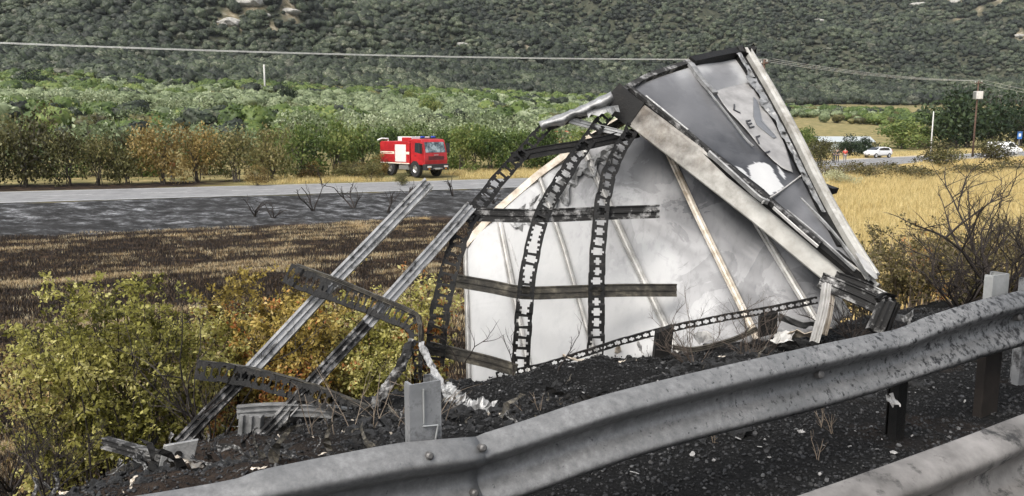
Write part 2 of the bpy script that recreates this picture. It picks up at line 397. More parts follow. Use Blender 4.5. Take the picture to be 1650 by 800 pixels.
    c = mix_col(nt, attr_node(nt, 'ash'), c, cash); c = mix_col(nt, attr_node(nt, 'verge'), c, cburn0); c = mix_col(nt, attr_node(nt, 'char'), c, mix_col(nt, math_node(nt, 'MULTIPLY', attr_node(nt, 'soil'), .65), cchar, csoil))
    nt.links.new(c, b.inputs['Base Color'])
    hh = math_node(nt, 'ADD', n2, math_node(nt, 'MULTIPLY', n3, .4)); bump_node(nt, b, hh, .8, .05)
    o = link_mesh('ground', V, f, m, smooth=True)
    for kname, val in zones.items():
        a = o.data.attributes.new(kname, 'FLOAT', 'POINT'); a.data.foreach_set('value', np.asarray(val, np.float32))
    o['kind'] = 'structure'; return o
make_ground()

# ------------------------------------------------------------------ country road and its markings
def ribbon(name, off0, off1, z, mat, i0=0, i1=None, dash=None):
    P = resample(ROAD[i0:i1], 260); T = np.gradient(P, axis=0); T /= np.linalg.norm(T, axis=1)[:, None]; Nn = np.stack([-T[:, 1], T[:, 0]], 1)
    a = P + Nn * off0; b = P + Nn * off1; m = MB()
    for i in range(len(P) - 1):
        if dash and (i // dash) % 2: continue
        m.quad((*a[i], z), (*a[i + 1], z), (*b[i + 1], z), (*b[i], z))
    return m.build(name, mat)
M_ASPH = mat_noise('worn_asphalt', [(.3, (.13, .13, .132)), (.55, (.20, .20, .20)), (.8, (.27, .265, .255))], 1.5, 10, .9, 0, .3, .01)
M_VERGE = mat_noise('pale_gravel_verge', [(.3, (.26, .22, .15)), (.6, (.44, .38, .27)), (.8, (.52, .46, .34))], 3, 10, .95, 0, .5, .02)
M_PAINT = mat_noise('worn_road_paint', [(.35, (.28, .28, .27)), (.6, (.55, .55, .54))], 6, 8, .7, 0, .1)
tag(ribbon('country_road', -4.6, 4.6, ZR + .004, M_ASPH), kind='structure')
tag(ribbon('road_verge', 4.65, 7.4, ZR - .006, M_VERGE, 44), kind='structure')
tag(ribbon('road_edge_line', -4.35, -4.17, ZR + .008, M_PAINT), kind='structure')
tag(ribbon('road_edge_line', 4.0, 4.18, ZR + .008, M_PAINT), kind='structure')
tag(ribbon('road_centre_line', -.08, .08, ZR + .008, M_PAINT, dash=1), kind='structure')
# the highway the guardrails belong to
mb = MB(); a0 = DP * -60; a1 = DP * 60
for q0 in range(-60, 60, 4):
    c0 = DP * q0; c1 = DP * (q0 + 4)
    mb.quad((*(c0 + NP * -9), .03), (*(c1 + NP * -9), .03), (*(c1 + NP * .55), .03), (*(c0 + NP * .55), .03))
tag(mb.build('highway', M_ASPH), kind='structure')

# ------------------------------------------------------------------ materials of the wreck and the rails
M_SOOT = mat_noise('charred_steel', [(.3, (.003, .003, .003)), (.55, (.007, .0066, .0062)), (.70, (.020, .017, .014)), (.82, (.075, .062, .048))], 14, 9, .6, .1, .5, .01, spec=.3)
M_BURNT = mat_noise('scorched_steel', [(.3, (.014, .013, .012)), (.5, (.05, .045, .036)), (.66, (.14, .125, .095)), (.8, (.30, .28, .24))], 11, 9, .6, .3, .4, .008)
M_ALU = mat_noise('sooty_aluminium', [(.3, (.13, .13, .128)), (.6, (.30, .30, .295)), (.8, (.46, .46, .45))], 8, 9, .45, .35, .35, .006, soot=(7, .54, .72, (.03, .028, .026)))
M_ALUW = mat_noise('pale_burnt_aluminium', [(.3, (.27, .26, .24)), (.55, (.44, .43, .41)), (.8, (.60, .59, .57))], 7, 9, .5, .15, .3, .005, soot=(9, .60, .72, (.07, .06, .05)))
M_TUBE = mat_noise('streaked_aluminium', [(.3, (.20, .20, .20)), (.6, (.36, .36, .355)), (.8, (.50, .50, .49))], 6, 9, .45, .35, .3, .005, soot=(9, .50, .66, (.022, .021, .02), (1, 1, 1)))
M_TUBED = mat_noise('blackened_aluminium', [(.3, (.18, .18, .17)), (.6, (.38, .37, .36)), (.8, (.6, .59, .58))], 9, 9, .5, .3, .4, .006, soot=(8, .36, .50, (.012, .0115, .011)))
M_RUST = mat_noise('rusty_rib', [(.3, (.25, .19, .13)), (.5, (.50, .44, .36)), (.75, (.70, .67, .62))], 8, 9, .6, .1, .3, .005)
M_FOIL = mat_noise('crumpled_foil', [(.3, (.16, .16, .158)), (.6, (.34, .34, .335)), (.8, (.52, .52, .51))], 9, 9, .42, .35, .6, .01, soot=(6, .55, .68, (.03, .03, .03)))
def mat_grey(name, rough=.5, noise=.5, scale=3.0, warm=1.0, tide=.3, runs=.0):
    """sooted sheet: the 'grey' attribute holds its tone: soot, and on the white sheet also painted shade"""
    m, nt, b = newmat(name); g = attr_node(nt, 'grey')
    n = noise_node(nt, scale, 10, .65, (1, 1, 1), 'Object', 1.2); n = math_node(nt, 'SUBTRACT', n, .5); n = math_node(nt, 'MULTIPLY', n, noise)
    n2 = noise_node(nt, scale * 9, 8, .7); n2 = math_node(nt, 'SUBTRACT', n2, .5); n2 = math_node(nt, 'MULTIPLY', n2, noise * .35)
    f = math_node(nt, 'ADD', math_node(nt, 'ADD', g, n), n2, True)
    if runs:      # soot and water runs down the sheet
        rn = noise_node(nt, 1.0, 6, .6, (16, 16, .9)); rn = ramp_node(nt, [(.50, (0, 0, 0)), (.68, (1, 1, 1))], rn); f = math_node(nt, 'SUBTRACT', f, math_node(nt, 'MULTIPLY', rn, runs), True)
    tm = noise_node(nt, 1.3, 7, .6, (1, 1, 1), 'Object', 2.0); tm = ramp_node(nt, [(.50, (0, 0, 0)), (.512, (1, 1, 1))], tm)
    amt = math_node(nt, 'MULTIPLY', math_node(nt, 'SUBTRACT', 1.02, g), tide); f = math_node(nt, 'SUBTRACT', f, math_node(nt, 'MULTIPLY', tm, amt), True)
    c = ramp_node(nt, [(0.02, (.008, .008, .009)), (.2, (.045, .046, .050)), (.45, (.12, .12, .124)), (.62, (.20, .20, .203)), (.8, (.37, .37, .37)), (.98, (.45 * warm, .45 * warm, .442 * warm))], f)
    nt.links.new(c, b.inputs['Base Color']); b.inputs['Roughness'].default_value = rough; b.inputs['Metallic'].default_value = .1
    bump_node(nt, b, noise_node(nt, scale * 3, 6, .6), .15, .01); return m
M_SHEET = mat_grey('white_sheet_with_soot_and_shade', .62, .05, 2.2, tide=.24, runs=.07)
M_PANEL = mat_grey('sooted_outer_panel', .36, .20, 2.0, tide=.06)

def idw(ctrl, X, Y, pw=2.6):
    w = 0; s = 0
    for (cx, cy, g) in ctrl:
        k = 1 / (((X - cx) ** 2 + (Y - cy) ** 2) ** (pw / 2) + 30); w = w + k; s = s + k * g
    return s / w
def in_poly(poly, X, Y):
    r = np.zeros(np.shape(X), bool); n = len(poly)
    for i in range(n):
        x1, y1 = poly[i]; x2, y2 = poly[(i + 1) % n]
        r ^= ((y1 > Y) != (y2 > Y)) & (X < (x2 - x1) * (Y - y1) / (y2 - y1 + 1e-9) + x1)
    return r
def px_path(seq, n):
    """seq of (px, py, depth) -> smooth 3-D path"""
    return smooth_path([at(*s) for s in seq], n)
TOCAM = np.array([0, -1.0, .12])

WRECK = empty('burnt_trailer', at(1000, 590, 7.2), 'burnt out trailer body of white panels and black ribs collapsed on the embankment', 'trailer wreck')

# --- white inner sheet, strip by strip between its ribs
WP = Plane(at(755, 614, 7.75), at(1320, 490, 6.85), at(1000, 195, 8.5))
RIBS = [[(750, 393), (752, 480), (756, 620)], [(802, 341), (823, 450), (856, 612)], [(868, 283), (907, 395), (964, 592)], [(938, 234), (1010, 395), (1094, 572)],
        [(1062, 214), (1127, 355), (1222, 550)], [(1186, 304), (1240, 394), (1326, 536)], [(1292, 384), (1318, 430), (1368, 512)]]
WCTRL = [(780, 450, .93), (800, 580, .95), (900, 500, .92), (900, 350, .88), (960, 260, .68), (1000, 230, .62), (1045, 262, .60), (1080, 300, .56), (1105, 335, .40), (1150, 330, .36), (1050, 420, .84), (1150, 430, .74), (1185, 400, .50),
         (1250, 430, .55), (1300, 470, .48), (1010, 500, .92), (1130, 500, .80), (1230, 480, .68), (1200, 360, .42), (1100, 250, .50), (1010, 330, .80), (830, 540, .95), (1050, 480, .9), (880, 420, .93)]  # darker upper right values mix soot with painted shade under the outer panel
def rib_at(r, t):
    r = np.array(r, float); d = np.r_[0, np.cumsum(np.hypot(*np.diff(r, axis=0).T))]; d /= d[-1]
    return np.array([np.interp(t, d, r[:, 0]), np.interp(t, d, r[:, 1])])
for i in range(6):
    nu, nv = 26, 9; V = []; G = []
    for a in range(nu + 1):
        for c in range(nv + 1):
            t = a / nu; u = c / nv
            L = rib_at(RIBS[i], t); R = rib_at(RIBS[i + 1], t); q = L * (1 - u) + R * u
            bul = .028 * math.sin(math.pi * u) * (.4 + .6 * math.sin(3 * t + i * 1.7)) + .012 * math.sin(9 * t + 5 * u + i) - .004
            bul += (.016 * abs(math.sin(4.1 * t + 2.2 * u + i * 2.3)) + .010 * abs(math.sin(11 * t - 4 * u + i))) * min(1, 5 * u * (1 - u))
            if t > .94: q = q + np.array([0, 5 * math.sin(u * 9 + i * 2)])
            V.append(WP.hit(q[0], q[1], bul)); G.append(q)
    f = [(a * (nv + 1) + c, a * (nv + 1) + c + 1, (a + 1) * (nv + 1) + c + 1, (a + 1) * (nv + 1) + c) for a in range(nu) for c in range(nv)]
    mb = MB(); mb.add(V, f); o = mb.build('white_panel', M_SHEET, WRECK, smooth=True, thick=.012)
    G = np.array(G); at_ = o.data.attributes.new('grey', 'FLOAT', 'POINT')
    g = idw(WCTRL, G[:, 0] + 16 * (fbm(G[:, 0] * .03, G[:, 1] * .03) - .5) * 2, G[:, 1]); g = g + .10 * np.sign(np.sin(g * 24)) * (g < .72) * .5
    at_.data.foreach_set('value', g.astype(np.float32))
for i, r in enumerate(RIBS):
    P = [WP.hit(*rib_at(r, t), .028) for t in np.linspace(.0, .99, 14)]
    w = .022 if i in (0, 2) else .032
    prof = [(-w, -.02), (-w, .012), (-w * .45, .028), (-w * .3, .012), (w * .3, .012), (w * .45, .028), (w, .012), (w, -.02)]
    MBr = MB(); MBr.sweep(P, prof, WP.n); MBr.build('panel_rib', M_RUST if i == 4 else M_ALUW, WRECK)
for seq in ([(820, 385), (838, 440), (850, 475)], [(770, 400), (772, 500), (776, 606)]):
    P = [WP.hit(*rib_at(seq, t), .012) for t in np.linspace(0, 1, 8)]
    m = MB(); m.sweep(P, [(-.008, -.01), (-.008, .012), (.008, .012), (.008, -.01)], WP.n); m.build('panel_seam', M_ALU, WRECK)
# upper left edge of the sheet with its torn lining
P = [WP.hit(x, y, .03) for x, y in ((748, 396), (802, 338), (868, 281), (938, 230), (1012, 186), (1045, 168))]
P = resample(P, 24); m = MB(); m.sweep(P, [(-.05, -.05), (-.05, .02), (.02, .04), (.035, .0), (.035, -.05)], WP.n); m.build('sheet_edge_frame', M_RUST, WRECK)
rng = np.random.default_rng(11)
V = []; nn = 40
for k in range(nn + 1):
    t = k / nn; x0 = 815 + 175 * t; y0 = 345 - 122 * t + 2
    dep = (8 + 20 * abs(math.sin(t * 9 + .6)) * vnoise(t * 22, .3) * 1.6 + 8 * (vnoise(t * 46, 3.3) > .55))
    for j in range(4):
        q = j / 3; V.append(WP.hit(x0 + dep * .35 * q + 3 * q, y0 + dep * q + 4, .045 + .03 * math.sin(k * 1.3 + j * 2)))
m = MB(); m.add(V, [(k * 4 + j, k * 4 + j + 1, (k + 1) * 4 + j + 1, (k + 1) * 4 + j) for k in range(nn) for j in range(3)])
m.build('torn_lining', M_FOIL, WRECK, thick=.004)

def mat_beam():
    m, nt, b = newmat('beam_scorched_at_one_end'); n = noise_node(nt, 5, 9, .65); c = ramp_node(nt, [(.3, (.25, .24, .215)), (.55, (.38, .37, .34)), (.8, (.52, .51, .48))], n); d = ramp_node(nt, [(.35, (.035, .028, .022)), (.55, (.10, .082, .064)), (.75, (.22, .195, .16))], n)
    k = math_node(nt, 'ADD', attr_node(nt, 'scorch'), math_node(nt, 'MULTIPLY', math_node(nt, 'SUBTRACT', noise_node(nt, 2.6, 10, .72), .5), 1.5)); c = mix_col(nt, ramp_node(nt, [(.45, (0, 0, 0)), (.92, (1, 1, 1))], k), c, d)
    nt.links.new(c, b.inputs['Base Color']); b.inputs['Roughness'].default_value = .58; b.inputs['Metallic'].default_value = .1; bump_node(nt, b, n, .25, .005); return m
# --- corner beam, trims and the sooted outer panel
BEAM = [(988, 158, 8.0), (1100, 243, 7.55), (1230, 343, 7.05), (1330, 424, 6.65), (1400, 477, 6.4)]
PP = Plane(at(985, 150, 8.0), at(1420, 480, 6.3), at(1205, 85, 9.6))
P = px_path(BEAM, 40)
nrm = np.array([-.35, -.9, .1])
m = MB(); m.sweep(P, [(-.125, -.05), (-.125, .0), (-.115, .012), (.10, .012), (.125, -.0), (.125, -.06), (.10, -.06), (.10, -.012), (-.10, -.012), (-.10, -.05)], nrm)
M_BEAM = mat_noise('scorched_beam', [(.3, (.27, .26, .235)), (.55, (.42, .41, .38)), (.8, (.56, .55, .52))], 5, 9, .55, .15, .25, .005, soot=(2.4, .46, .74, (.13, .115, .095), (1, 1, 1)))
cb = m.build('corner_beam', mat_beam(), WRECK); av = cb.data.attributes.new('scorch', 'FLOAT', 'POINT'); av.data.foreach_set('value', np.repeat(np.linspace(1, 0, 40), 10).astype(np.float32))
# burnt dark upper end of the beam
m = MB(); m.sweep(px_path([(984, 152, 7.99), (1004, 170, 7.92), (1026, 186, 7.84)], 8), [(-.135, -.06), (-.135, .016), (.135, .018), (.135, -.06)], nrm); m.build('beam_end', M_SOOT, WRECK)
def trim(name, seq, w, d, mat, n=24, plane=PP, off=.03):
    P = smooth_path([plane.hit(x, y, off) for x, y in seq], n)
    m = MB(); m.sweep(P, [(-w, -d), (-w, d), (-w * .4, d * 1.25), (w * .4, d * 1.25), (w, d), (w, -d)], plane.n); return m.build(name, mat, WRECK)
trim('edge_gasket', [(1002, 142), (1100, 217), (1235, 322), (1330, 400), (1404, 462)], .075, .02, M_SOOT, off=.0)
trim('edge_trim', [(1012, 140), (1085, 196), (1150, 250), (1232, 318), (1322, 394)], .024, .018, M_TUBED, off=.05)
trim('edge_trim', [(1040, 157), (1072, 183), (1108, 212)], .010, .02, M_ALU, off=.06)
trim('edge_trim', [(1142, 246), (1180, 280), (1222, 318), (1238, 326)], .013, .02, M_ALU, off=.06)
trim('edge_trim', [(1246, 335), (1290, 374), (1318, 398)], .006, .012, M_ALUW, off=.06)
trim('edge_trim', [(1268, 340), (1320, 383), (1378, 436)], .008, .012, M_ALU, off=.05)
trim('edge_trim', [(1290, 320), (1340, 372), (1402, 452)], .008, .012, M_ALU, off=.05)
PCTRL = [(1030, 150, .40), (1060, 135, .5), (1100, 115, .72), (1075, 170, .42), (1090, 190, .45), (1130, 205, .40), (1170, 250, .28), (1060, 185, .15), (1110, 240, .07), (1150, 280, .04), (1130, 160, .48), (1200, 285, .22), (1130, 105, .85), (1190, 95, .9), (1150, 132, .55),
         (1172, 128, .52), (1205, 120, .92), (1215, 150, .75), (1240, 200, .62), (1262, 230, .34), (1292, 272, .04), (1272, 262, .05), (1240, 262, .07), (1215, 250, .25), (1235, 330, .26), (1280, 310, .40), (1320, 380, .48), (1370, 430, .62), (1300, 345, .48),
         (1258, 345, .22), (1400, 458, .7), (1285, 295, .22), (1300, 300, .2), (1310, 330, .55), (1160, 265, .04), (1225, 225, .5), (1020, 165, .2)]
WHITE = [[(1204, 270), (1216, 263), (1232, 264), (1244, 274), (1252, 290), (1262, 304), (1256, 310), (1240, 318), (1226, 326), (1212, 306)], [(1186, 270), (1196, 274), (1214, 300), (1232, 322), (1222, 324), (1196, 294)], [(1250, 268), (1258, 276), (1266, 288), (1262, 291), (1254, 282)], [(1146, 244), (1158, 254), (1156, 258), (1147, 250)]]
nu, nv = 150, 70; V = []; G = []
for a in range(nu + 1):
    for c in range(nv + 1):
        t = a / nu; u = c / nv
        L = np.array([1004, 148]) * (1 - t) + np.array([1400, 466]) * t
        R = np.array([1197, 88]) * (1 - t) + np.array([1413, 460]) * t
        q = L * (1 - u) + R * u
        if t < .02: q = q + np.array([0, -4 * math.sin(math.pi * u)])
        bul = (.05 * math.sin(math.pi * u) * math.sin(2.5 * t + .4) + .03 * math.sin(t * 9 + u * 5) * u * (1 - u) * 3 + .01 * math.sin(t * 31 + u * 13) * u) * (1 - .5 * t)
        V.append(PP.hit(q[0], q[1], bul - .01)); G.append(q)
f = [(a * (nv + 1) + c, a * (nv + 1) + c + 1, (a + 1) * (nv + 1) + c + 1, (a + 1) * (nv + 1) + c) for a in range(nu) for c in range(nv)]
m = MB(); m.add(V, f); OP = m.build('outer_panel', M_PANEL, WRECK, smooth=True, thick=.015)
G = np.array(G); jx = 7 * (fbm(G[:, 0] * .11, G[:, 1] * .11) - .5) * 2; jy = 7 * (fbm(G[:, 0] * .11 + 50, G[:, 1] * .11) - .5) * 2
g = idw(PCTRL, G[:, 0] + jx * .7, G[:, 1] + jy * .7)
for poly in WHITE: g = np.where(in_poly(poly, G[:, 0] + jx * .3, G[:, 1] + jy * .3), .96, g)
a_ = OP.data.attributes.new('grey', 'FLOAT', 'POINT'); a_.data.foreach_set('value', g.astype(np.float32))
def sheet_poly(name, poly, off, mat, parent, grid=14, jitter=0):
    """a filled patch lying on the outer panel: fan of rings so that it follows the panel's bulge"""
    poly = np.array(poly, float); c = poly.mean(0); pts = resample(np.vstack([poly, poly[:1]]), 60)[:-1]; V = []; n = len(pts)
    for j in range(grid + 1):
        for i in range(n):
            q = c + (pts[i] - c) * (j / grid); V.append(PP.hit(q[0], q[1], off + .05))
    f = [(j * n + i, j * n + (i + 1) % n, (j + 1) * n + (i + 1) % n, (j + 1) * n + i) for j in range(grid) for i in range(n)]
    m = MB(); m.add(V, f); return m.build(name, mat, parent, smooth=True, thick=.003)
M_FILM = mat_noise('scorched_film', [(.3, (.17, .165, .162)), (.55, (.27, .263, .256)), (.8, (.36, .35, .34))], 5, 9, .5, 0, .2, .004, soot=(3.2, .60, .75, (.07, .07, .072)))
M_BAND = mat_plain('grey_print', (.13, .135, .145), .4); M_INK = mat_plain('dark_print', (.035, .035, .038), .5)
FILM = sheet_poly('peeling_film', [(1153, 147), (1168, 142), (1184, 138), (1206, 133), (1220, 152), (1236, 180), (1252, 207), (1264, 232), (1272, 256), (1278, 278), (1262, 272), (1243, 256), (1224, 236), (1207, 214), (1190, 195), (1174, 179), (1162, 163)], .018, M_FILM, WRECK)
sheet_poly('printed_band', [(1214, 156), (1221, 163), (1224, 180), (1226, 196), (1240, 210), (1252, 222), (1246, 223), (1230, 210), (1219, 201), (1214, 188)], .026, M_BAND, FILM)
def letter(strokes, w=.0075):
    m = MB()
    for (x1, y1, x2, y2) in strokes:
        A = PP.hit(x1, y1, .078); B = PP.hit(x2, y2, .078); d = B - A; L = np.linalg.norm(d); d /= L; s_ = np.cross(PP.n, d)
        m.obox((A + B) / 2, d * (L / 2 + w * .5), s_ * w, PP.n * .003)
    o = m.build('printed_letter', M_INK, FILM); return o
letter([(1183.3, 168.6, 1182.9, 177.2), (1182.9, 177.2, 1192.6, 182)])
letter([(1202.5, 195.4, 1208, 205.7), (1202.5, 195.4, 1209, 194), (1205, 200.5, 1211, 198.8), (1208, 205.7, 1215, 204)])
letter([(1218.6, 221, 1224, 219), (1218.6, 221, 1223, 231.4)])
letter([(1234.4, 245.9, 1240, 244)])
# stiffener across the panel, top rail, far edge beam, fold seam
trim('panel_stiffener', [(1113, 104), (1132, 130), (1152, 152)], .034, .02, M_ALU, off=.06)
trim('panel_stiffener', [(1140, 145), (1172, 185), (1200, 222), (1214, 236)], .007, .008, M_ALU, off=.07)
trim('fold_seam', [(1228, 327), (1256, 310), (1292, 283)], .006, .012, M_ALUW, off=.055)
P = smooth_path([PP.hit(x, y, .03) for x, y in ((1006, 146), (1040, 127), (1078, 113), (1112, 101))], 18); m = MB(); m.sweep(P, [(-.03, -.06), (-.03, .03), (.03, .03), (.03, -.06)], PP.n); m.build('top_rail', M_TUBED, WRECK)
P = smooth_path([PP.hit(x, y, .04) for x, y in ((1113, 101), (1155, 92), (1192, 85))], 14); m = MB(); m.sweep(P, [(-.05, -.06), (-.05, .05), (.045, .05), (.045, -.06)], PP.n); m.build('top_rail', M_SOOT, WRECK)
FE = [(1203, 84), (1240, 146), (1280, 220), (1312, 286), (1340, 340), (1372, 396), (1405, 448)]
P = smooth_path([PP.hit(x, y, .05) for x, y in FE], 34); m = MB(); m.sweep(P, [(-.046, -.10), (-.046, .05), (-.016, .06), (.0, .035), (.018, .06), (.046, .05), (.046, -.10)], PP.n)
m.build('far_edge_beam', M_BEAM, WRECK)
P = smooth_path([PP.hit(x - 13, y + 2, .03) for x, y in FE[:6]], 34); m = MB(); m.sweep(P, [(-.06, -.03), (-.06, .015), (.06, .015), (.06, -.03)], PP.n); m.build('burnt_seal', M_SOOT, WRECK)
V = []; nn = 60     # ragged melted skin along the far edge
for k in range(nn + 1):
    t = k / nn; e = rib_at(FE[:5], t); wd_ = 6 + 12 * vnoise(t * 25, 1.1) * (1 if .1 < t < .55 else .35)
    for j in range(3): V.append(PP.hit(e[0] - 9 - wd_ * j / 2, e[1] + 3 * vnoise(k * .9, j), .07 + .05 * vnoise(k * .8, j * 3.1 + 7)))
m = MB(); m.add(V, [(k * 3 + j, k * 3 + j + 1, (k + 1) * 3 + j + 1, (k + 1) * 3 + j) for k in range(nn) for j in range(2)]); m.build('melted_skin', M_FOIL, WRECK, thick=.004)
m = MB()            # charred knot on the tip
for k in range(9):
    c = PP.hit(1192 + 3.2 * k * .8 + rng.normal() * 1.5, 84 + rng.normal() * 3, .05); d = rng.normal(size=(3, 3)); d /= np.linalg.norm(d, axis=1)[:, None]
    m.obox(c, d[0] * .06, d[1] * .03, d[2] * .035)
m.build('charred_tip', M_SOOT, WRECK)
m = MB(); m.sweep([PP.hit(1326, 300, .0), PP.hit(1334, 304, .02), PP.hit(1346, 308, .05)], [(-.04, -.03), (-.05, .03), (.05, .02), (.03, -.03)], PP.n); m.build('torn_bracket', M_SOOT, WRECK)

# --- black perforated posts
def perforated(name, seq, width, n_holes, mat, parent, depth=.045, hole=.58, hint=TOCAM, side=.24):
    """pressed steel channel: a slotted web between two folded flanges"""
    P = px_path(seq, n_holes * 4 + 1); m = MB(); k = len(P); rr = np.random.default_rng(int(seq[0][0] * 3 + seq[0][1]))
    P = P + np.repeat(rr.normal(size=(n_holes + 1, 3)), 4, 0)[:k] * (.0035 if depth > .035 else .0008) + (.02 if depth > .035 else .008) * (np.stack([fbm(np.arange(k) * .06 + 7 * j, np.full(k, seq[0][0] * .1 + j), 2) for j in range(3)], 1) - .5)
    sj = np.repeat(side + rr.normal(size=n_holes + 1) * .05, 4); gone = np.repeat(rr.random(n_holes + 1) < .08, 4)
    T = np.gradient(P, axis=0); T /= np.linalg.norm(T, axis=1)[:, None]
    A = np.cross(np.array(hint), T); A /= np.linalg.norm(A, axis=1)[:, None]; B = np.cross(T, A)
    w = np.broadcast_to(width, k); th = .005
    def slab(i0, i1, a0, a1, b0, b1):
        vs = []
        for i in (i0, i1):
            for (a, b) in ((a0, b0), (a1, b0), (a1, b1), (a0, b1)): vs.append(P[i] + A[i] * a * w[i] + B[i] * b)
        m.add(vs, [(0, 1, 2, 3), (7, 6, 5, 4), (0, 4, 5, 1), (1, 5, 6, 2), (2, 6, 7, 3), (3, 7, 4, 0)])
    for i in range(k - 1):
        slab(i, i + 1, -.5, -.5 + .06, -depth, th); slab(i, i + 1, .5 - .06, .5, -depth, th)
        ph = i % 4; side = sj[i]
        if ph == 0 and not gone[i]: slab(i, i + 1, -.44, .44, -th, th * .6)
        elif ph in (1, 3): slab(i, i + 1, -.44, -.5 + side + .04, -th, th * .6); slab(i, i + 1, .5 - side - .04, .44, -th, th * .6)
        else: slab(i, i + 1, -.44, -.5 + side - .08, -th, th * .6); slab(i, i + 1, .5 - side + .08, .44, -th, th * .6)
    return m.build(name, mat, parent)
perforated('perforated_post', [(884, 200, 7.95), (840, 250, 7.75), (793, 302, 7.45), (752, 358, 7.15), (726, 430, 6.9), (708, 510, 6.75), (698, 592, 6.75)], np.linspace(.115, .18, 30 * 4 + 1), 30, M_SOOT, WRECK)
perforated('perforated_post', [(985, 178, 7.95), (940, 235, 7.65), (905, 290, 7.4), (872, 350, 7.15), (853, 425, 6.95), (843, 510, 6.85), (838, 592, 6.85)], np.linspace(.125, .16, 30 * 4 + 1), 30, M_SOOT, WRECK)
perforated('perforated_post', [(1020, 200, 7.85), (992, 255, 7.55), (972, 318, 7.3), (964, 400, 7.1), (962, 490, 7.0), (958, 576, 6.95)], np.linspace(.125, .15, 26 * 4 + 1), 26, M_SOOT, WRECK)
# --- slat rails across the posts
SLAT = lambda h, d: [(-h, -d), (-h, d), (-h * .62, d), (-h * .55, d * .45), (-h * .12, d * .45), (-h * .05, d), (h * .2, d), (h * .28, d * .5), (h * .75, d * .5), (h * .82, d), (h, d), (h, -d)]
def rail(name, seq, h, mat, d=.018, n=24, parent=WRECK, hint=TOCAM):
    m = MB(); m.sweep(px_path(seq, n), SLAT(h, d), hint); return m.build(name, mat, parent)
rail('cross_rail', [(824, 254, 7.85), (880, 243, 7.75), (950, 232, 7.72), (1028, 214, 7.9)], .05, M_SOOT)
rail('cross_rail', [(748, 345, 7.25), (830, 348, 7.22), (900, 347, 7.22), (970, 344, 7.3), (1062, 341, 7.4)], .062, M_TUBED)
rail('cross_rail', [(732, 452, 7.0), (790, 462, 7.0), (845, 472, 7.0), (910, 471, 7.02), (1000, 468, 7.1), (1090, 468, 7.15)], .058, M_BURNT)
rail('cross_rail', [(690, 560, 6.85), (740, 572, 6.85), (790, 584, 6.85), (832, 597, 6.85)], .055, M_BURNT)
perforated('sill_rail', [(800, 606, 6.9), (870, 592, 6.8), (935, 572, 6.75), (1000, 552, 6.7), (1080, 530, 6.6), (1160, 514, 6.55), (1240, 500, 6.5), (1318, 484, 6.45)], .058, 44, M_SOOT, WRECK, .03, side=.30)
rail('hanging_rail', [(1085, 560, 6.55), (1120, 563, 6.5), (1180, 548, 6.5), (1220, 530, 6.5)], .018, M_BURNT, .02)
m = MB(); m.obox(at(1237, 523, 6.45), np.array([.07, 0, .02]), np.array([0, .03, 0]), np.array([.0, 0, .085])); m.build('burnt_lamp_box', M_SOOT, WRECK)
m = MB(); m.obox(at(1068, 552, 6.55), np.array([.07, 0, .03]), np.array([0, .05, 0]), np.array([.01, 0, .12])); m.build('burnt_lamp_box', M_SOOT, WRECK)
# --- upper left torn roof skin and braces
V = []; nn = 30
for k in range(nn + 1):
    t = k / nn; e = rib_at([(868, 196), (905, 182), (940, 168), (984, 147)], t); lo = 10 + 12 * vnoise(t * 11, 5.2)
    for j in range(5):
        q = j / 4; V.append(at(e[0] + 6 * q, e[1] + lo * q + 2 * vnoise(k * .7, j * 2.0), 7.9 - .1 * t - .10 * math.sin(math.pi * q) + .03 * vnoise(k * .9, j * 1.4)))
m = MB(); m.add(V, [(k * 5 + j, k * 5 + j + 1, (k + 1) * 5 + j + 1, (k + 1) * 5 + j) for k in range(nn) for j in range(4)]); m.build('torn_roof_skin', M_FOIL, WRECK, smooth=True, thick=.006)
rail('roof_rail', [(880, 204, 7.98), (930, 186, 7.96), (990, 166, 7.98)], .05, M_SOOT, .03)
rail('brace', [(918, 194, 7.9), (960, 205, 7.85), (1004, 216, 7.8)], .03, M_ALU, .02)
rail('brace', [(955, 222, 8.1), (985, 205, 8.1), (1018, 186, 8.1)], .035, M_BURNT, .02)
V = []
for k in range(13):
    t = k / 12; e = rib_at([(945, 178), (975, 172), (996, 170)], t); w_ = 6 + 9 * vnoise(k * .8, 2.2)
    V += [at(e[0], e[1], 7.8), at(e[0] + 3, e[1] + w_, 7.75 + .05 * vnoise(k, 9))]
m = MB(); m.add(V, [(2 * k, 2 * k + 1, 2 * k + 3, 2 * k + 2) for k in range(12)]); m.build('torn_roof_skin', M_FOIL, WRECK, thick=.004)

# --- right foot of the wreck: cross piece, legs and knotted ends
rail('foot_channel', [(1322, 452, 6.35), (1355, 466, 6.25), (1392, 482, 6.15), (1424, 498, 6.05)], .065, M_TUBED, .03)
rail('foot_channel', [(1345, 447, 6.45), (1385, 462, 6.35), (1430, 484, 6.2)], .05, M_TUBED, .03)
rail('foot_leg', [(1332, 458, 6.2), (1326, 500, 6.1), (1312, 552, 6.0)], .026, M_ALUW, .03)
rail('foot_leg', [(1340, 470, 6.3), (1334, 510, 6.2), (1326, 540, 6.15)], .02, M_RUST, .03)
rail('foot_leg', [(1430, 482, 6.0), (1420, 508, 5.9), (1408, 535, 5.85)], .055, M_TUBED, .03)
rail('foot_leg', [(1444, 488, 6.0), (1434, 510, 5.95), (1426, 534, 5.9)], .03, M_SOOT, .03)
rail('foot_leg', [(1440, 482, 6.05), (1426, 478, 5.98), (1415, 486, 5.95)], .03, M_SOOT, .02)
m = MB(); V = []
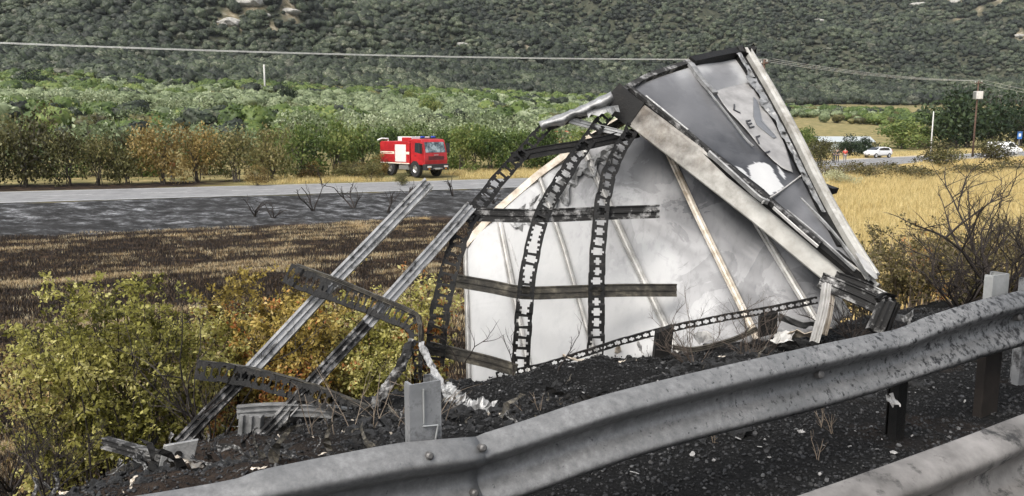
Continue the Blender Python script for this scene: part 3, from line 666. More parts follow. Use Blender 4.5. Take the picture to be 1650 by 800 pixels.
for k in range(21):
    t = k / 20; e = rib_at([(1430, 494), (1444, 506), (1458, 508), (1470, 498), (1462, 516), (1472, 522)], t)
    for j in range(3): V.append(at(e[0] + 3 * vnoise(k * .9, j * 4.), e[1] + 5 * j + 3 * vnoise(k * .7, j * 3. + 6), 6.0 + .05 * vnoise(k * 1.1, j * 2. + 3)))
m.add(V, [(k * 3 + j, k * 3 + j + 1, (k + 1) * 3 + j + 1, (k + 1) * 3 + j) for k in range(20) for j in range(2)]); m.build('twisted_strip', M_FOIL, WRECK, thick=.005)
V = []
for k in range(15):
    t = k / 14; e = rib_at([(1378, 408), (1394, 436), (1410, 450)], t); w_ = 5 + 12 * math.sin(math.pi * t)
    V += [PP.hit(e[0], e[1], .12), PP.hit(e[0] + w_ * .8, e[1] - w_ * .1 + 2 * vnoise(k, 3.), .10)]
m = MB(); m.add(V, [(2 * k, 2 * k + 1, 2 * k + 3, 2 * k + 2) for k in range(14)]); m.build('torn_flap', M_ALUW, WRECK, thick=.004)

# --- left end: rear frame of two long tubes and bent slotted beams
rail('frame_tube', [(690, 296, 7.3), (600, 390, 6.9), (540, 452, 6.65), (460, 538, 6.3), (402, 600, 6.05)], .055, M_TUBE, .045, 30)
rail('frame_tube', [(402, 600, 6.05), (350, 652, 5.85), (290, 716, 5.65)], .05, M_TUBED, .045, 18)
rail('frame_tube', [(758, 334, 7.2), (700, 400, 6.9), (632, 476, 6.55), (590, 524, 6.35)], .052, M_TUBE, .045, 26)
rail('frame_tube', [(590, 524, 6.35), (506, 614, 5.95), (450, 676, 5.75), (404, 724, 5.6)], .050, M_TUBED, .045, 20)
perforated('slotted_beam', [(462, 440, 6.45), (500, 457, 6.42), (540, 470, 6.4), (580, 484, 6.38), (620, 499, 6.32), (650, 512, 6.25), (668, 530, 6.15), (671, 562, 6.08), (673, 610, 6.05)], np.r_[np.full(70, .17), np.linspace(.17, .07, 35), np.full(28 * 4 + 1 - 105, .06)], 28, M_SOOT, WRECK, .05, hint=np.array([.1, -1, .35]), side=.28)
perforated('slotted_beam', [(316, 596, 5.9), (360, 602, 5.9), (400, 609, 5.9), (450, 622, 5.86), (500, 636, 5.82), (550, 655, 5.78), (592, 668, 5.75)], np.linspace(.15, .12, 24 * 4 + 1), 24, M_SOOT, WRECK, .05, hint=np.array([.1, -1, .35]), side=.28)
rail('slotted_beam_lip', [(478, 428, 6.5), (542, 451, 6.45), (618, 483, 6.36), (664, 503, 6.25), (677, 522, 6.15), (677, 612, 6.08)], .014, M_BURNT, .03)
rail('slotted_beam_lip', [(328, 585, 5.95), (402, 595, 5.95), (498, 620, 5.88), (606, 662, 5.78)], .014, M_BURNT, .03)
def crumple(name, seq, w, mat, n=36, amp=.03, parent=WRECK, prof=5):
    P = px_path(seq, n); m = MB(); V = []; T = np.gradient(P, axis=0); T /= np.linalg.norm(T, axis=1)[:, None]
    A = np.cross(TOCAM, T); A /= np.linalg.norm(A, axis=1)[:, None]; B = np.cross(T, A); sd_ = int(seq[0][0] * 7 + seq[0][1])
    wv = np.interp(np.linspace(0, 1, n), np.linspace(0, 1, len(np.atleast_1d(w))), np.atleast_1d(w)) if np.ndim(w) else np.full(n, w)
    for i in range(n):
        for j in range(prof * 2):
            t = 2 * math.pi * j / (prof * 2); k = 1 + 1.1 * (vnoise(i * .8 + sd_, j * 1.7) - .5)
            V.append(P[i] + A[i] * math.cos(t) * wv[i] * k + B[i] * math.sin(t) * wv[i] * .55 * k + amp * (np.array([vnoise(i * .9, j * 1.3 + sd_), vnoise(i * .9 + 30, j * 1.3), vnoise(i * .9, j * 1.3 + 60)]) - .5))
    c = prof * 2
    m.add(V, [(i * c + j, i * c + (j + 1) % c, (i + 1) * c + (j + 1) % c, (i + 1) * c + j) for i in range(n - 1) for j in range(c)] + [tuple(range(c)), tuple((n - 1) * c + j for j in range(c))])
    return m.build(name, mat, parent)
crumple('crushed_strut', [(664, 548, 6.1), (650, 580, 6.0), (628, 618, 5.9), (602, 656, 5.8)], .035, M_TUBED, 26, .03)
crumple('crushed_strut', [(678, 554, 6.05), (695, 590, 5.8), (722, 638, 5.5)], .026, M_TUBE, 22, .015)
crumple('crushed_foil_end', [(720, 622, 5.5), (735, 645, 5.35), (760, 660, 5.25), (790, 664, 5.2), (802, 680, 5.15)], [.03, .05, .045, .062, .05], M_FOIL, 60, .045)

# ------------------------------------------------------------------ guardrails
M_GALV = mat_noise('sooty_galvanised_steel', [(.3, (.20, .205, .21)), (.55, (.29, .295, .30)), (.8, (.38, .385, .39))], 6, 10, .5, .45, .25, .004, soot=(7, .50, .64, (.03, .03, .031)))
def mat_rail():
    m, nt, b = newmat('guardrail_zinc')
    n = noise_node(nt, 26, 10, .75); n0 = noise_node(nt, 2.2, 6, .6)
    c = ramp_node(nt, [(.3, (.115, .115, .115)), (.5, (.19, .19, .188)), (.75, (.30, .30, .297))], n)
    c = mix_col(nt, ramp_node(nt, [(.4, (0, 0, 0)), (.62, (.65, .65, .65))], n0), c, (.105, .108, .11))
    sp = noise_node(nt, 24, 9, .7, (1.6, 1.0, 1.3)); tc = nt.nodes.new('ShaderNodeTexCoord'); sx = nt.nodes.new('ShaderNodeSeparateXYZ'); nt.links.new(tc.outputs['Object'], sx.inputs[0])
    k = math_node(nt, 'MULTIPLY_ADD', sx.outputs[0], .050); nt.nodes[-1].inputs[2].default_value = -.060
    k = math_node(nt, 'MINIMUM', k, .115); k = math_node(nt, 'ADD', sp, k); k = ramp_node(nt, [(.57, (0, 0, 0)), (.68, (1, 1, 1))], k)
    c = mix_col(nt, k, c, (.013, .013, .014)); nt.links.new(c, b.inputs['Base Color'])
    b.inputs['Metallic'].default_value = .35; b.inputs['Roughness'].default_value = .52
    bump_node(nt, b, n, .2, .004); return m
M_RAIL = mat_rail()
M_BOLT = mat_plain('dull_bolt', (.13, .125, .12), .55, .5)
M_POSTB = mat_noise('brown_stained_post', [(.3, (.025, .018, .014)), (.6, (.07, .05, .04)), (.8, (.13, .11, .09))], 9, 9, .7, .2, .3)
def pl_p(px, py, p):
    r = ray(px, py); t = p / (NP[0] * r[0] + NP[1] * r[1]); return CAM + r * t
WPROF = catmull([(-.002, 1.0), (.012, .97), (.05, .86), (.078, .70), (.078, .55), (.05, .36), (.016, .20), (.006, 0), (.016, -.20), (.05, -.36), (.078, -.55), (.078, -.70), (.05, -.86), (.012, -.97), (-.002, -1.0)], 4)
def w_beam(name, st, parent, mat, tilt=None):
    """st: list of (q, p, z_top, z_bottom)"""
    st = smooth_path(st, max(60, int(18 * (st[-1][0] - st[0][0])))); V = []; n = len(WPROF)
    for i, (q, p, zt, zb) in enumerate(st):
        zc, hh = (zt + zb) / 2, (zt - zb) / 2; tl = tilt(q) if tilt else 0
        for (d, h) in WPROF:
            dd, zz = d * 1.0, h * hh; dd, zz = dd * math.cos(tl) - zz * math.sin(tl), zz * math.cos(tl) + dd * math.sin(tl)
            xy = DP * q + NP * (p - dd); V.append((xy[0], xy[1], zc + zz))
    m = MB(); m.add(V, [(i * n + j, i * n + j + 1, (i + 1) * n + j + 1, (i + 1) * n + j) for i in range(len(st) - 1) for j in range(n - 1)])
    return m.build(name, mat, parent, smooth=True, thick=.004)
RP = 2.56
EDGE = [(250, 798, 935), (432, 758, 898), (614, 722, 864), (672, 714, 852), (748, 713, 832), (777, 702, 820), (850, 679, 797), (960, 643, 757), (1092, 609, 716), (1286, 565, 667), (1400, 541, 635), (1450, 531, 618), (1516, 505, 597), (1650, 469, 556)]
ST = []
for x, yt, yb in EDGE:
    a = pl_p(x, yt, RP - .012); c = pl_p(x, yb, RP - .06); ST.append((float(DP @ a[:2]), RP, float(a[2]), (float(c[2]) - .1 * float(a[2])) / .9))
ST = [(ST[0][0] - 4.5, RP, .70, .40), (ST[0][0] - 2, RP, .66, .36)] + ST + [(ST[-1][0] + 2, RP, .76, .45), (ST[-1][0] + 5, RP, .76, .45), (ST[-1][0] + 9, RP, .76, .45)]
GR = empty('guardrail', (*(DP * 1.0 + NP * RP), 0), 'dented grey guardrail speckled with soot between the shoulder and the wreck', 'guardrail')
qj = float(DP @ pl_p(676, 740, RP)[:2])
w_beam('rail_beam', [s_ for s_ in ST if s_[0] >= qj - .02], GR, M_RAIL)
w_beam('rail_beam', [(s_[0], s_[1] - .007, s_[2] + .004, s_[3] - .004) for s_ in ST if s_[0] <= qj + .02] + [(qj + .22, RP - .007, .5 * (ST[6][2] + ST[7][2]) + .004, .5 * (ST[6][3] + ST[7][3]) - .004)], GR, M_RAIL)
def bolt_at(px, py, p, parent, r=.018):
    c = pl_p(px, py, p); m = MB(); o_ = np.array([-NP[0], -NP[1], .25]); o_ /= np.linalg.norm(o_)
    m.tube([c - o_ * .02, c + o_ * .006, c + o_ * .012], [r, r, r * .55], 12); m.build('bolt', M_BOLT, parent, smooth=False)
for (bx, by) in ((692, 735), (778, 722), (765, 795)): bolt_at(bx, by, RP - .075, GR, .014)
for (bx, by) in ((1322, 604), (1642, 512)): bolt_at(bx, by, RP - .035, GR, .02)
def c_post(px, ytop, p, parent, mat, w=.062, foot=-.4, name='post', front=True):
    c = pl_p(px, ytop, p); z1 = float(c[2]); xy = np.array(c[:2]); m = MB()
    prof = [(-w, 0), (-w, .05), (-w + .012, .05), (-w + .012, .006), (w - .006, .006), (w - .006, .09), (w - .03, .09), (w - .03, .096), (w, .096), (w, 0)]
    V = []
    for z in (foot, z1 - .012, z1):
        k = 1 if z < z1 else .97
        for (a, d) in prof: v2 = xy + DP * a * k + NP * d * k; V.append((v2[0], v2[1], z))
    n = len(prof)
    m.add(V, [(i * n + j, i * n + (j + 1) % n, (i + 1) * n + (j + 1) % n, (i + 1) * n + j) for i in range(2) for j in range(n)] + [tuple(range(2 * n, 3 * n))])
    o = m.build(name, mat, parent)
    return o, xy, z1
po, pxy, pz = c_post(685, 617, RP + .06, GR, M_GALV)
# plate with a cut-out bent open on the post's face
m = MB(); A_ = lambda a, d, z: (*(pxy + DP * a + NP * d), z)
for (a0, z0, a1, z1_) in ((-.015, pz - .16, .045, pz - .166), (.045, pz - .166, .03, pz - .24), (.03, pz - .24, -.05, pz - .285), (-.01, pz - .02, -.01, pz - .15)):
    d0 = np.array(A_(a0, -.008, z0)); d1 = np.array(A_(a1, -.008, z1_)); m.tube([d0, d1], .0035, 5)
m.build('bent_plate_edge', mat_plain('bright_cut_edge', (.42, .43, .42), .4, .5), po)
def mat_post():
    m, nt, b = newmat('post_with_scorched_shaded_foot'); n = noise_node(nt, 7, 9, .7); c = ramp_node(nt, [(.3, (.20, .205, .20)), (.6, (.30, .305, .30)), (.8, (.38, .385, .38))], n); d = ramp_node(nt, [(.3, (.010, .008, .007)), (.6, (.028, .022, .018)), (.85, (.08, .07, .06))], n)
    tc = nt.nodes.new('ShaderNodeTexCoord'); sx = nt.nodes.new('ShaderNodeSeparateXYZ'); nt.links.new(tc.outputs['Object'], sx.inputs[0]); z = math_node(nt, 'ADD', sx.outputs[2], math_node(nt, 'MULTIPLY', n, .25))
    k = ramp_node(nt, [(.66, (1, 1, 1)), (.74, (0, 0, 0))], z); nt.links.new(mix_col(nt, k, c, d), b.inputs['Base Color']); b.inputs['Roughness'].default_value = .6; b.inputs['Metallic'].default_value = .25; return m  # foot darkened by height: brown burn stain plus painted shade below the rail
c_post(1614, 443, RP + .06, GR, mat_post(), .078)
c_post(1664, 452, RP + .30, GR, M_GALV, .05)
c_post(1458, 596, RP + .05, GR, M_SOOT, .035, name='post')
for qq in (-4.2, -8): 
    xy = DP * qq + NP * (RP + .05); m = MB(); m.obox((xy[0], xy[1], .15), (*(DP * .055), 0), (*(NP * .045), 0), (0, 0, .5)); m.build('post', M_GALV, GR)
GF = empty('guardrail', (*(DP * 1.6 + NP * 1.4), 0), 'guardrail with a brownish worn top beside the traffic side of the black gravel strip', 'guardrail')
M_RAILF = mat_noise('worn_rail', [(.3, (.07, .065, .06)), (.5, (.17, .16, .15)), (.68, (.27, .255, .24)), (.8, (.36, .30, .26))], 5, 10, .55, .3, .3, .005, soot=(9, .55, .66, (.02, .02, .02)))
w_beam('rail_beam', [(-7, 1.40, .67, .36), (-2, 1.40, .67, .36), (.8, 1.40, .66, .35), (1.7, 1.395, .68, .37), (2.3, 1.40, .70, .385), (3.2, 1.41, .73, .42), (6, 1.42, .75, .44), (11, 1.42, .75, .44)], GF, M_RAILF, tilt=lambda q: .18)
for qq in (-5, -1, 4.6, 8.6):
    xy = DP * qq + NP * 1.47; m = MB(); m.obox((xy[0], xy[1], .12), (*(DP * .05), 0), (*(NP * .05), 0), (0, 0, .46)); m.build('post', M_GALV, GF)

# ------------------------------------------------------------------ charred gravel and clinker (uncounted)
def rock_kind(seed, mat, sub=1, jit=.35, flat=.75):
    r_ = np.random.default_rng(seed); bm = bmesh.new(); bmesh.ops.create_icosphere(bm, subdivisions=sub, radius=1)
    for v in bm.verts: v.co *= 1 + jit * (r_.random() - .5) * 2; v.co.z *= flat
    me = bpy.data.meshes.new('rock'); bm.to_mesh(me); bm.free(); me.materials.append(mat); return bpy.data.objects.new('rock', me)
M_CHARROCK = mat_noise('char_clinker', [(.3, (.003, .003, .003)), (.5, (.009, .009, .009)), (.62, (.03, .03, .031)), (.75, (.12, .12, .122))], .9, 8, .6, 0, .6, .1, coord='Object')
M_ASHBIT = mat_noise('ash_flake', [(.3, (.14, .135, .13)), (.7, (.45, .44, .43))], 2, 6, .8, 0, .3)
def char_points(n, r_, pmin, pmax, qmin=-7, qmax=9, bias=1.6):
    p = pmin + (pmax - pmin) * r_.random(n) ** bias; q = qmin + (qmax - qmin) * r_.random(n)
    X = DP[0] * q + NP[0] * p; Y = DP[1] * q + NP[1] * p; k = (Y > 1.0) & (np.abs(X / np.maximum(Y, .1)) < .85); X, Y = X[k], Y[k]
    return np.stack([X, Y, height(X, Y)], 1)
r_ = np.random.default_rng(21)
def mat_stone():
    m, nt, b = newmat('sooty_gravel_stone'); oi = nt.nodes.new('ShaderNodeObjectInfo'); f = math_node(nt, 'ADD', oi.outputs['Random'], math_node(nt, 'MULTIPLY', noise_node(nt, 1.5, 6), .2))
    nt.links.new(ramp_node(nt, [(.1, (.003, .003, .003)), (.55, (.007, .007, .0075)), (.80, (.014, .014, .015)), (.96, (.026, .026, .027)), (1.0, (.09, .09, .09))], math_node(nt, 'MULTIPLY', f, .915)), b.inputs['Base Color']); b.inputs['Roughness'].default_value = .6; return m
M_STONE = mat_stone()
P = char_points(150000, r_, .7, 8.0, bias=1.3); P[:, 2] += .003
gn_scatter('charred_gravel', P, r_.random(len(P)) * 6.28, .0035 + .011 * r_.random(len(P)) ** 3, [rock_kind(i, M_STONE) for i in range(4)], 'fine black charred gravel covering the shoulder and slope', 'gravel', r_.normal(size=(len(P), 2)) * .5)
P = char_points(5200, r_, 3.1, 7.2, -4, 6, 1.0); k = fbm(P[:, 0] * 1.1, P[:, 1] * 1.1, 3) > .44; P = P[k]
gn_scatter('charred_rubble', P, r_.random(len(P)) * 6.28, .015 + .05 * r_.random(len(P)) ** 4, [rock_kind(40 + i, M_CHARROCK, 2, .4) for i in range(4)], 'black lumps of burnt cargo heaped at the foot of the wreck', 'rubble', r_.normal(size=(len(P), 2)) * .6)
P = char_points(420, r_, .9, 7.0); P[:, 2] += .012
gn_scatter('ash_flakes', P, r_.random(len(P)) * 6.28, (.005 + .013 * r_.random(len(P)) ** 3)[:, None] * np.array([1.4, 1, .35]), [rock_kind(60 + i, M_ASHBIT) for i in range(3)], 'small pale ash flakes sprinkled over black gravel', 'ash', r_.normal(size=(len(P), 2)) * .3)

def scrap_kind(seed, mat, L=1.0):
    r_ = np.random.default_rng(seed); m = MB(); P = [np.zeros(3)]; d = np.array([1, 0, .25])
    for i in range(7): d = d + r_.normal(size=3) * .35; d /= np.linalg.norm(d); P.append(P[-1] + d * L / 7)
    V = []
    for i, q in enumerate(P):
        w_ = .10 * r_.uniform(.4, 1.3); V += [q + np.array([0, -w_, r_.normal() * .04]), q + np.array([0, w_, r_.normal() * .04])]
    m.add(V, [(2 * i, 2 * i + 1, 2 * i + 3, 2 * i + 2) for i in range(7)]); me = bpy.data.meshes.new('scrap'); me.from_pydata([tuple(v) for v in m.v], [], m.f); me.materials.append(mat); return bpy.data.objects.new('scrap', me)
P = char_points(1500, r_, 3.4, 7.0, -2.5, 5.5, 1.0); P = P[fbm(P[:, 0] * .9 + 4, P[:, 1] * .9, 3) > .46]; P[:, 2] += .02
gn_scatter('charred_scraps', P, r_.random(len(P)) * 6.28, .06 + .22 * r_.random(len(P)) ** 3, [scrap_kind(80 + i, (M_SOOT, M_SOOT, M_BURNT, M_TUBED, M_RUST)[i]) for i in range(5)], 'tangled charred metal scraps strewn round the foot of the wreck', 'scrap', r_.normal(size=(len(P), 2)) * .7)
# ------------------------------------------------------------------ loose debris
def shard(name, px, py, sx, sy, mat, label, cat, seed, group=None, Y=None, lift=.0, bend=.3):
    c = ground_hit(px, py) if Y is None else at(px, py, Y); r_ = np.random.default_rng(seed); n = 6; V = []
    d = np.array([math.cos(seed * 1.7), math.sin(seed * 1.7) * .4, .18 * math.sin(seed * 2.3)]); e = np.array([-d[1], d[0], .5]); nn = np.cross(d, e)
    for i in range(n + 1):
        for j in range(4):
            a = (i / n - .5) * sx * (1 + .25 * r_.normal() * (j in (0, 3))); b_ = (j / 3 - .5) * sy * (1 + .25 * r_.normal())
            V.append(c + d * a + e * b_ + nn * (bend * sx * ((i / n - .5) ** 2) + .12 * sy * r_.normal()) + np.array([0, 0, lift + sy * .3]))
    m = MB(); m.add(V, [(i * 4 + j, i * 4 + j + 1, (i + 1) * 4 + j + 1, (i + 1) * 4 + j) for i in range(n) for j in range(3)])
    root = m.build(name, mat, None, thick=.006); v = np.array(c)
    for vv in root.data.vertices: vv.co -= Vector(v)
    root.location = v; tag(root, label, cat, group); return root
shard('bent_sheet', 1262, 555, .30, .16, M_ALUW, 'curled pale aluminium sheet below the black lamp box', 'debris', 3, Y=6.35)
shard('bent_sheet', 1297, 548, .42, .14, M_RUST, 'long ribbed rust stained sheet beside the pale frame leg', 'debris', 5, Y=6.3)
shard('bent_sheet', 1130, 552, .34, .13, M_ALUW, 'flat white sheet lying behind the bare twigs under the sill rail', 'debris', 8, Y=6.75)
shard('bent_sheet', 1030, 566, .34, .10, M_ALUW, 'white sheet end lying on black rubble by the perforated sill', 'debris', 12, Y=6.75)
shard('bent_sheet', 1290, 528, .5, .12, M_FOIL, 'torn silver sheet lying under the corner of the white panels', 'debris', 17, Y=6.55)
shard('white_shard', 1438, 640, .05, .06, M_ALUW, 'pointed white shard standing under the sooty guardrail', 'debris', 4, Y=4.0, lift=-.04)
shard('white_strip', 1585, 590, .30, .05, M_ALUW, 'white bent strip lying behind the brown guardrail post', 'debris', 6, Y=4.9)
shard('yellow_chunk', 925, 583, .22, .05, M_RUST, 'straw coloured sheet scrap at the foot of the middle black post', 'debris', 9, Y=6.6)
shard('white_scrap', 1555, 650, .05, .015, M_ALUW, 'tiny white strip on black gravel below the brown post', 'debris', 10)
shard('melted_lump', 895, 600, .12, .05, M_FOIL, 'melted silver lump on black rubble in front of the white panels', 'debris', 14, Y=6.2)
rnd = random.Random(5)
for (x, y) in ((1010, 650), (1165, 580), (1150, 745), (1290, 700), (1232, 712), (1370, 726), (1420, 712), (1320, 770), (940, 640), (1060, 618), (1470, 708), (1180, 690), (560, 700), (1240, 742)):
    s_ = rnd.uniform(.012, .03); shard('ash_scrap', x, y, s_, s_ * .6, M_ASHBIT, 'small pale scrap of burnt sheet lying on the black gravel', 'debris', x, 'pale scraps strewn on the gravel', lift=.004)
# grey aluminium stump and beam at the left end
AL = empty('broken_frame_corner', at(400, 720, 5.7), 'grey scorched aluminium frame corner standing on the slope behind the slotted beam', 'debris')
rail('upright', [(406, 668, 5.7), (404, 700, 5.7), (402, 740, 5.7)], .08, M_ALU, .05, 10, AL)
rail('cross_bar', [(382, 664, 5.72), (440, 660, 5.78), (520, 662, 5.85), (580, 672, 5.9), (606, 678, 5.9)], .045, M_ALU, .04, 24, AL)
ya = float(ground_hit(296, 752, 3)[1]) - .12
AR = empty('fallen_bracket', at(250, 745, ya), 'grey fallen arm with a round hole in its end plate lying by the bush', 'debris')
rail('arm', [(168, 713, ya + .15), (215, 726, ya + .08), (262, 738, ya + .02)], .034, M_TUBED, .03, 12, AR)
m = MB(); m.obox(at(288, 730, ya), np.array([.10, .02, .012]), np.array([-.005, .012, 0]), np.array([.02, 0, .07])); pl_ = m.build('end_plate', M_FOIL, AR, bevel=.004)
m = MB(); c = at(287, 733, ya - .024); m.tube([c, c + np.array([0, .012, 0])], .022, 12); m.build('hole', M_SOOT, pl_)
SL = empty('slotted_offcut', at(215, 762, 5.6), 'short black slotted offcut lying on brown soil beside the bush', 'debris')
perforated('web', [(180, 768, 5.6), (215, 756, 5.6), (250, 752, 5.55)], .09, 8, M_BURNT, SL, .03)

# ------------------------------------------------------------------ foliage kinds
M_BARK = mat_noise('grey_bark', [(.3, (.035, .028, .022)), (.6, (.085, .07, .055)), (.8, (.15, .125, .10))], 8, 8, .9, 0, .5, .02)
M_BURNTWOOD = mat_noise('burnt_wood', [(.3, (.010, .008, .007)), (.6, (.03, .022, .018)), (.8, (.075, .055, .045))], 12, 8, .85, 0, .4, .01)
M_DRYTWIG = mat_noise('dry_twig', [(.3, (.10, .075, .055)), (.6, (.22, .175, .13)), (.8, (.35, .29, .22))], 12, 8, .85, 0, .3, .01)
M_DARKTWIG = mat_noise('brown_twig', [(.3, (.03, .022, .017)), (.6, (.085, .065, .05)), (.8, (.17, .135, .105))], 12, 8, .85, 0, .3, .01)
L_MAQUIS = mat_leaf('maquis_leaf', [(0, (.006, .009, .005)), (.35, (.022, .030, .017)), (.65, (.048, .064, .032)), (.88, (.098, .115, .066)), (1, (.20, .20, .14))], .15, land=1.5)
L_MAQG = mat_leaf('grey_scrub_leaf', [(0, (.035, .04, .026)), (.5, (.080, .085, .058)), (1, (.17, .17, .125))], .15, land=1.2)
L_OLIVE = mat_leaf('olive_leaf', [(0, (.060, .082, .036)), (.4, (.155, .195, .095)), (.75, (.27, .315, .175)), (1, (.42, .46, .30))], .3)
L_GREEN = mat_leaf('green_leaf', [(0, (.026, .048, .011)), (.4, (.078, .120, .028)), (.75, (.145, .195, .050)), (1, (.25, .27, .085))], .3)
L_DEEP = mat_leaf('deep_green_leaf', [(0, (.008, .018, .007)), (.5, (.020, .038, .014)), (1, (.055, .08, .03))], .2)
L_BROWN = mat_leaf('browned_leaf', [(0, (.028, .026, .010)), (.35, (.088, .085, .030)), (.7, (.165, .160, .058)), (1, (.26, .215, .09))], .3)
L_ORANGE = mat_leaf('scorched_leaf', [(0, (.045, .030, .011)), (.35, (.14, .095, .030)), (.7, (.24, .175, .055)), (1, (.34, .25, .09))], .3)
L_BUSH = mat_leaf('yellowing_leaf', [(0, (.060, .060, .014)), (.25, (.20, .195, .045)), (.5, (.38, .36, .095)), (.75, (.56, .52, .18)), (.93, (.68, .62, .30)), (1, (.42, .18, .06))], .45, .4)
L_BUSHO = mat_leaf('orange_yellow_leaf', [(0, (.09, .065, .015)), (.3, (.25, .19, .045)), (.6, (.44, .34, .09)), (.9, (.58, .43, .14)), (1, (.42, .17, .05))], .4, .42)
L_DRYW = mat_leaf('dry_weed_leaf', [(0, (.035, .032, .012)), (.5, (.10, .088, .032)), (1, (.20, .165, .07))], .25)
L_GRASS = mat_leaf('golden_grass', [(0, (.34, .25, .10)), (.4, (.60, .48, .21)), (.75, (.78, .66, .34)), (1, (.84, .72, .40))], .5, .6)
L_STRAW = mat_leaf('pale_straw', [(0, (.30, .20, .10)), (.4, (.56, .44, .25)), (.8, (.76, .65, .42)), (1, (.85, .77, .56))], .45, .6)
L_PALE = mat_leaf('pale_weed', [(0, (.16, .17, .08)), (.5, (.33, .34, .19)), (1, (.5, .5, .32))], .25)

def crown_mesh(name, mat, seed, w, h, n, leaf, nb=9, base=.25, parent=None, link=True, shell=.45, aspect=.6, face=False):
    """leafy crown of uneven clumps standing on z=base*h"""
    r_ = np.random.default_rng(seed); blobs = []
    for i in range(nb):
        a = r_.random() * 6.28; rr = w * .5 * (r_.random() ** .6) * .75; t = r_.random()
        z = h * (base + (1 - base) * (.18 + .64 * t)); k = (1 - .55 * abs(t - .4))
        s_ = w * (.16 + .14 * r_.random()) * k
        blobs.append((rr * math.cos(a) * k, rr * math.sin(a) * k, z, s_ * 1.1, s_ * 1.1, s_ * .9))
    P, idx = blob_points(r_, blobs, n, shell)
    for ax in (0, 1): lo_, hi_ = np.percentile(P[:, ax], [2, 98]); P[:, ax] = (P[:, ax] - (lo_ + hi_) / 2) * w / (hi_ - lo_)
    lo_, hi_ = np.percentile(P[:, 2], [2, 98]); P[:, 2] = h * base + (P[:, 2] - lo_) * (h * .95 - h * base) / (hi_ - lo_); P[:, 2] = np.maximum(P[:, 2], .05)
    if face:
        C_ = P.mean(0); N_ = (P - C_) / np.array([w, w, h]) * 2; N_ = N_ / (np.linalg.norm(N_, axis=1)[:, None] + 1e-6) + .35 * r_.normal(size=P.shape); N_ /= np.linalg.norm(N_, axis=1)[:, None]
    v, f = leaf_quads(P, leaf * (.6 + .8 * r_.random(n)), r_, aspect, nrm=N_ if face else None)
    ct = r_.random(nb); tint = np.clip(.5 + (ct[idx] - .5) * .5 + r_.normal(size=n) * .16, 0, 1)
    return link_mesh(name, v, f, mat, parent, tint, link=link)
def far_crown(mat, seed, w, h, flecks, leaf, lobes=6):
    """distant tree: an uneven lobed body with leaf clumps standing off it"""
    r_ = np.random.default_rng(seed); bm = bmesh.new(); bmesh.ops.create_icosphere(bm, subdivisions=3, radius=1); bm.verts.ensure_lookup_table()
    D = r_.normal(size=(lobes * 2, 3)); D[:, 2] = np.abs(D[:, 2]) * .8; D /= np.linalg.norm(D, axis=1)[:, None]
    V = np.array([v.co[:] for v in bm.verts]); F = np.array([[v.index for v in f.verts] for f in bm.faces]); bm.free()
    bump = np.max(np.exp(-((1 - V @ D.T) * 7.0)) * (.6 + .5 * r_.random(lobes * 2)), axis=1)
    R = .68 + .36 * bump + .06 * r_.normal(size=len(V)); V = V * R[:, None]; V[:, 2] = (V[:, 2] * .5 + .42); V[:, 2] = np.maximum(V[:, 2], -.05)
    V = V * np.array([w * .5, w * .5, h]); C = V[F].mean(1); nf = len(F); Q = np.concatenate([F, F[:, 2:3]], 1)
    tint = np.clip(.45 + r_.normal(size=nf) * .13, 0, 1)
    Q3 = F; i = r_.integers(0, nf, flecks); N = C[i] - np.array([0, 0, h * .35]); N /= np.linalg.norm(N, axis=1)[:, None]
    N2 = N + .5 * r_.normal(size=N.shape); N2 /= np.linalg.norm(N2, axis=1)[:, None]
    v, f = leaf_quads(C[i] + N * leaf * .15 * r_.random(flecks)[:, None], leaf * r_.uniform(.6, 1.3, flecks), r_, .75, nrm=N2)
    tri = np.concatenate([f[:, [0, 1, 2]], f[:, [0, 2, 3]]]) + len(V); tf = np.clip(.52 + r_.normal(size=flecks) * .2, 0, 1)
    return link_mesh('crown', np.vstack([V, v]), np.vstack([F, tri]), mat, None, np.r_[tint, tf, tf], smooth=False, link=False)
def stems_mesh(name, mat, seed, w, h, n, rad, parent=None, lean=.8, single=False):
    r_ = np.random.default_rng(seed); m = MB()
    for i in range(n):
        a = r_.random() * 6.28; d = w * .5 * lean * (.3 + .7 * r_.random()); hh = h * (.55 + .4 * r_.random())
        P = [(r_.normal() * .05 * w * (not single), r_.normal() * .05 * w * (not single), -.1)]
        for t in (.25, .5, .75, 1): P.append((d * t ** 1.5 * math.cos(a) + r_.normal() * .03 * w, d * t ** 1.5 * math.sin(a) + r_.normal() * .03 * w, hh * t))
        m.tube(P, np.array([1, .85, .65, .42, .15]) * rad, 5)
        for k in range(2):
            b0 = np.array(P[2 + k]); dd = r_.normal(size=3) * w * .22; dd[2] = abs(dd[2]) + .1 * h; m.tube([b0, b0 + dd * .6, b0 + dd], [rad * .4, rad * .25, rad * .1], 4)
    return m.build(name, mat, parent, world=False)
def plant_proto(name, leafmat, barkmat, seed, w, h, n, leaf, stems=5, rad=.05, base=.2, nb=9, lean=.8, aspect=.6):
    root = empty(name, (0, 0, 0)); crown_mesh('crown', leafmat, seed, w, h, n, leaf, nb, base, root, aspect=aspect)
    stems_mesh('trunk', barkmat, seed + 500, w, h, stems, rad, root, lean); return root
USED = {}
def put(proto, loc, w=1.0, h=1.0, rz=0.0, label=None, cat=None, group=None):
    o = proto if proto.name not in USED else copy_tree(proto)
    USED[proto.name] = 1; o.location = [float(c) for c in loc]; o.scale = (w, w, h); o.rotation_euler = (0, 0, rz)
    for kk in ('label', 'category', 'group'):
        if kk in o: del o[kk]
    tag(o, label, cat, group); return o
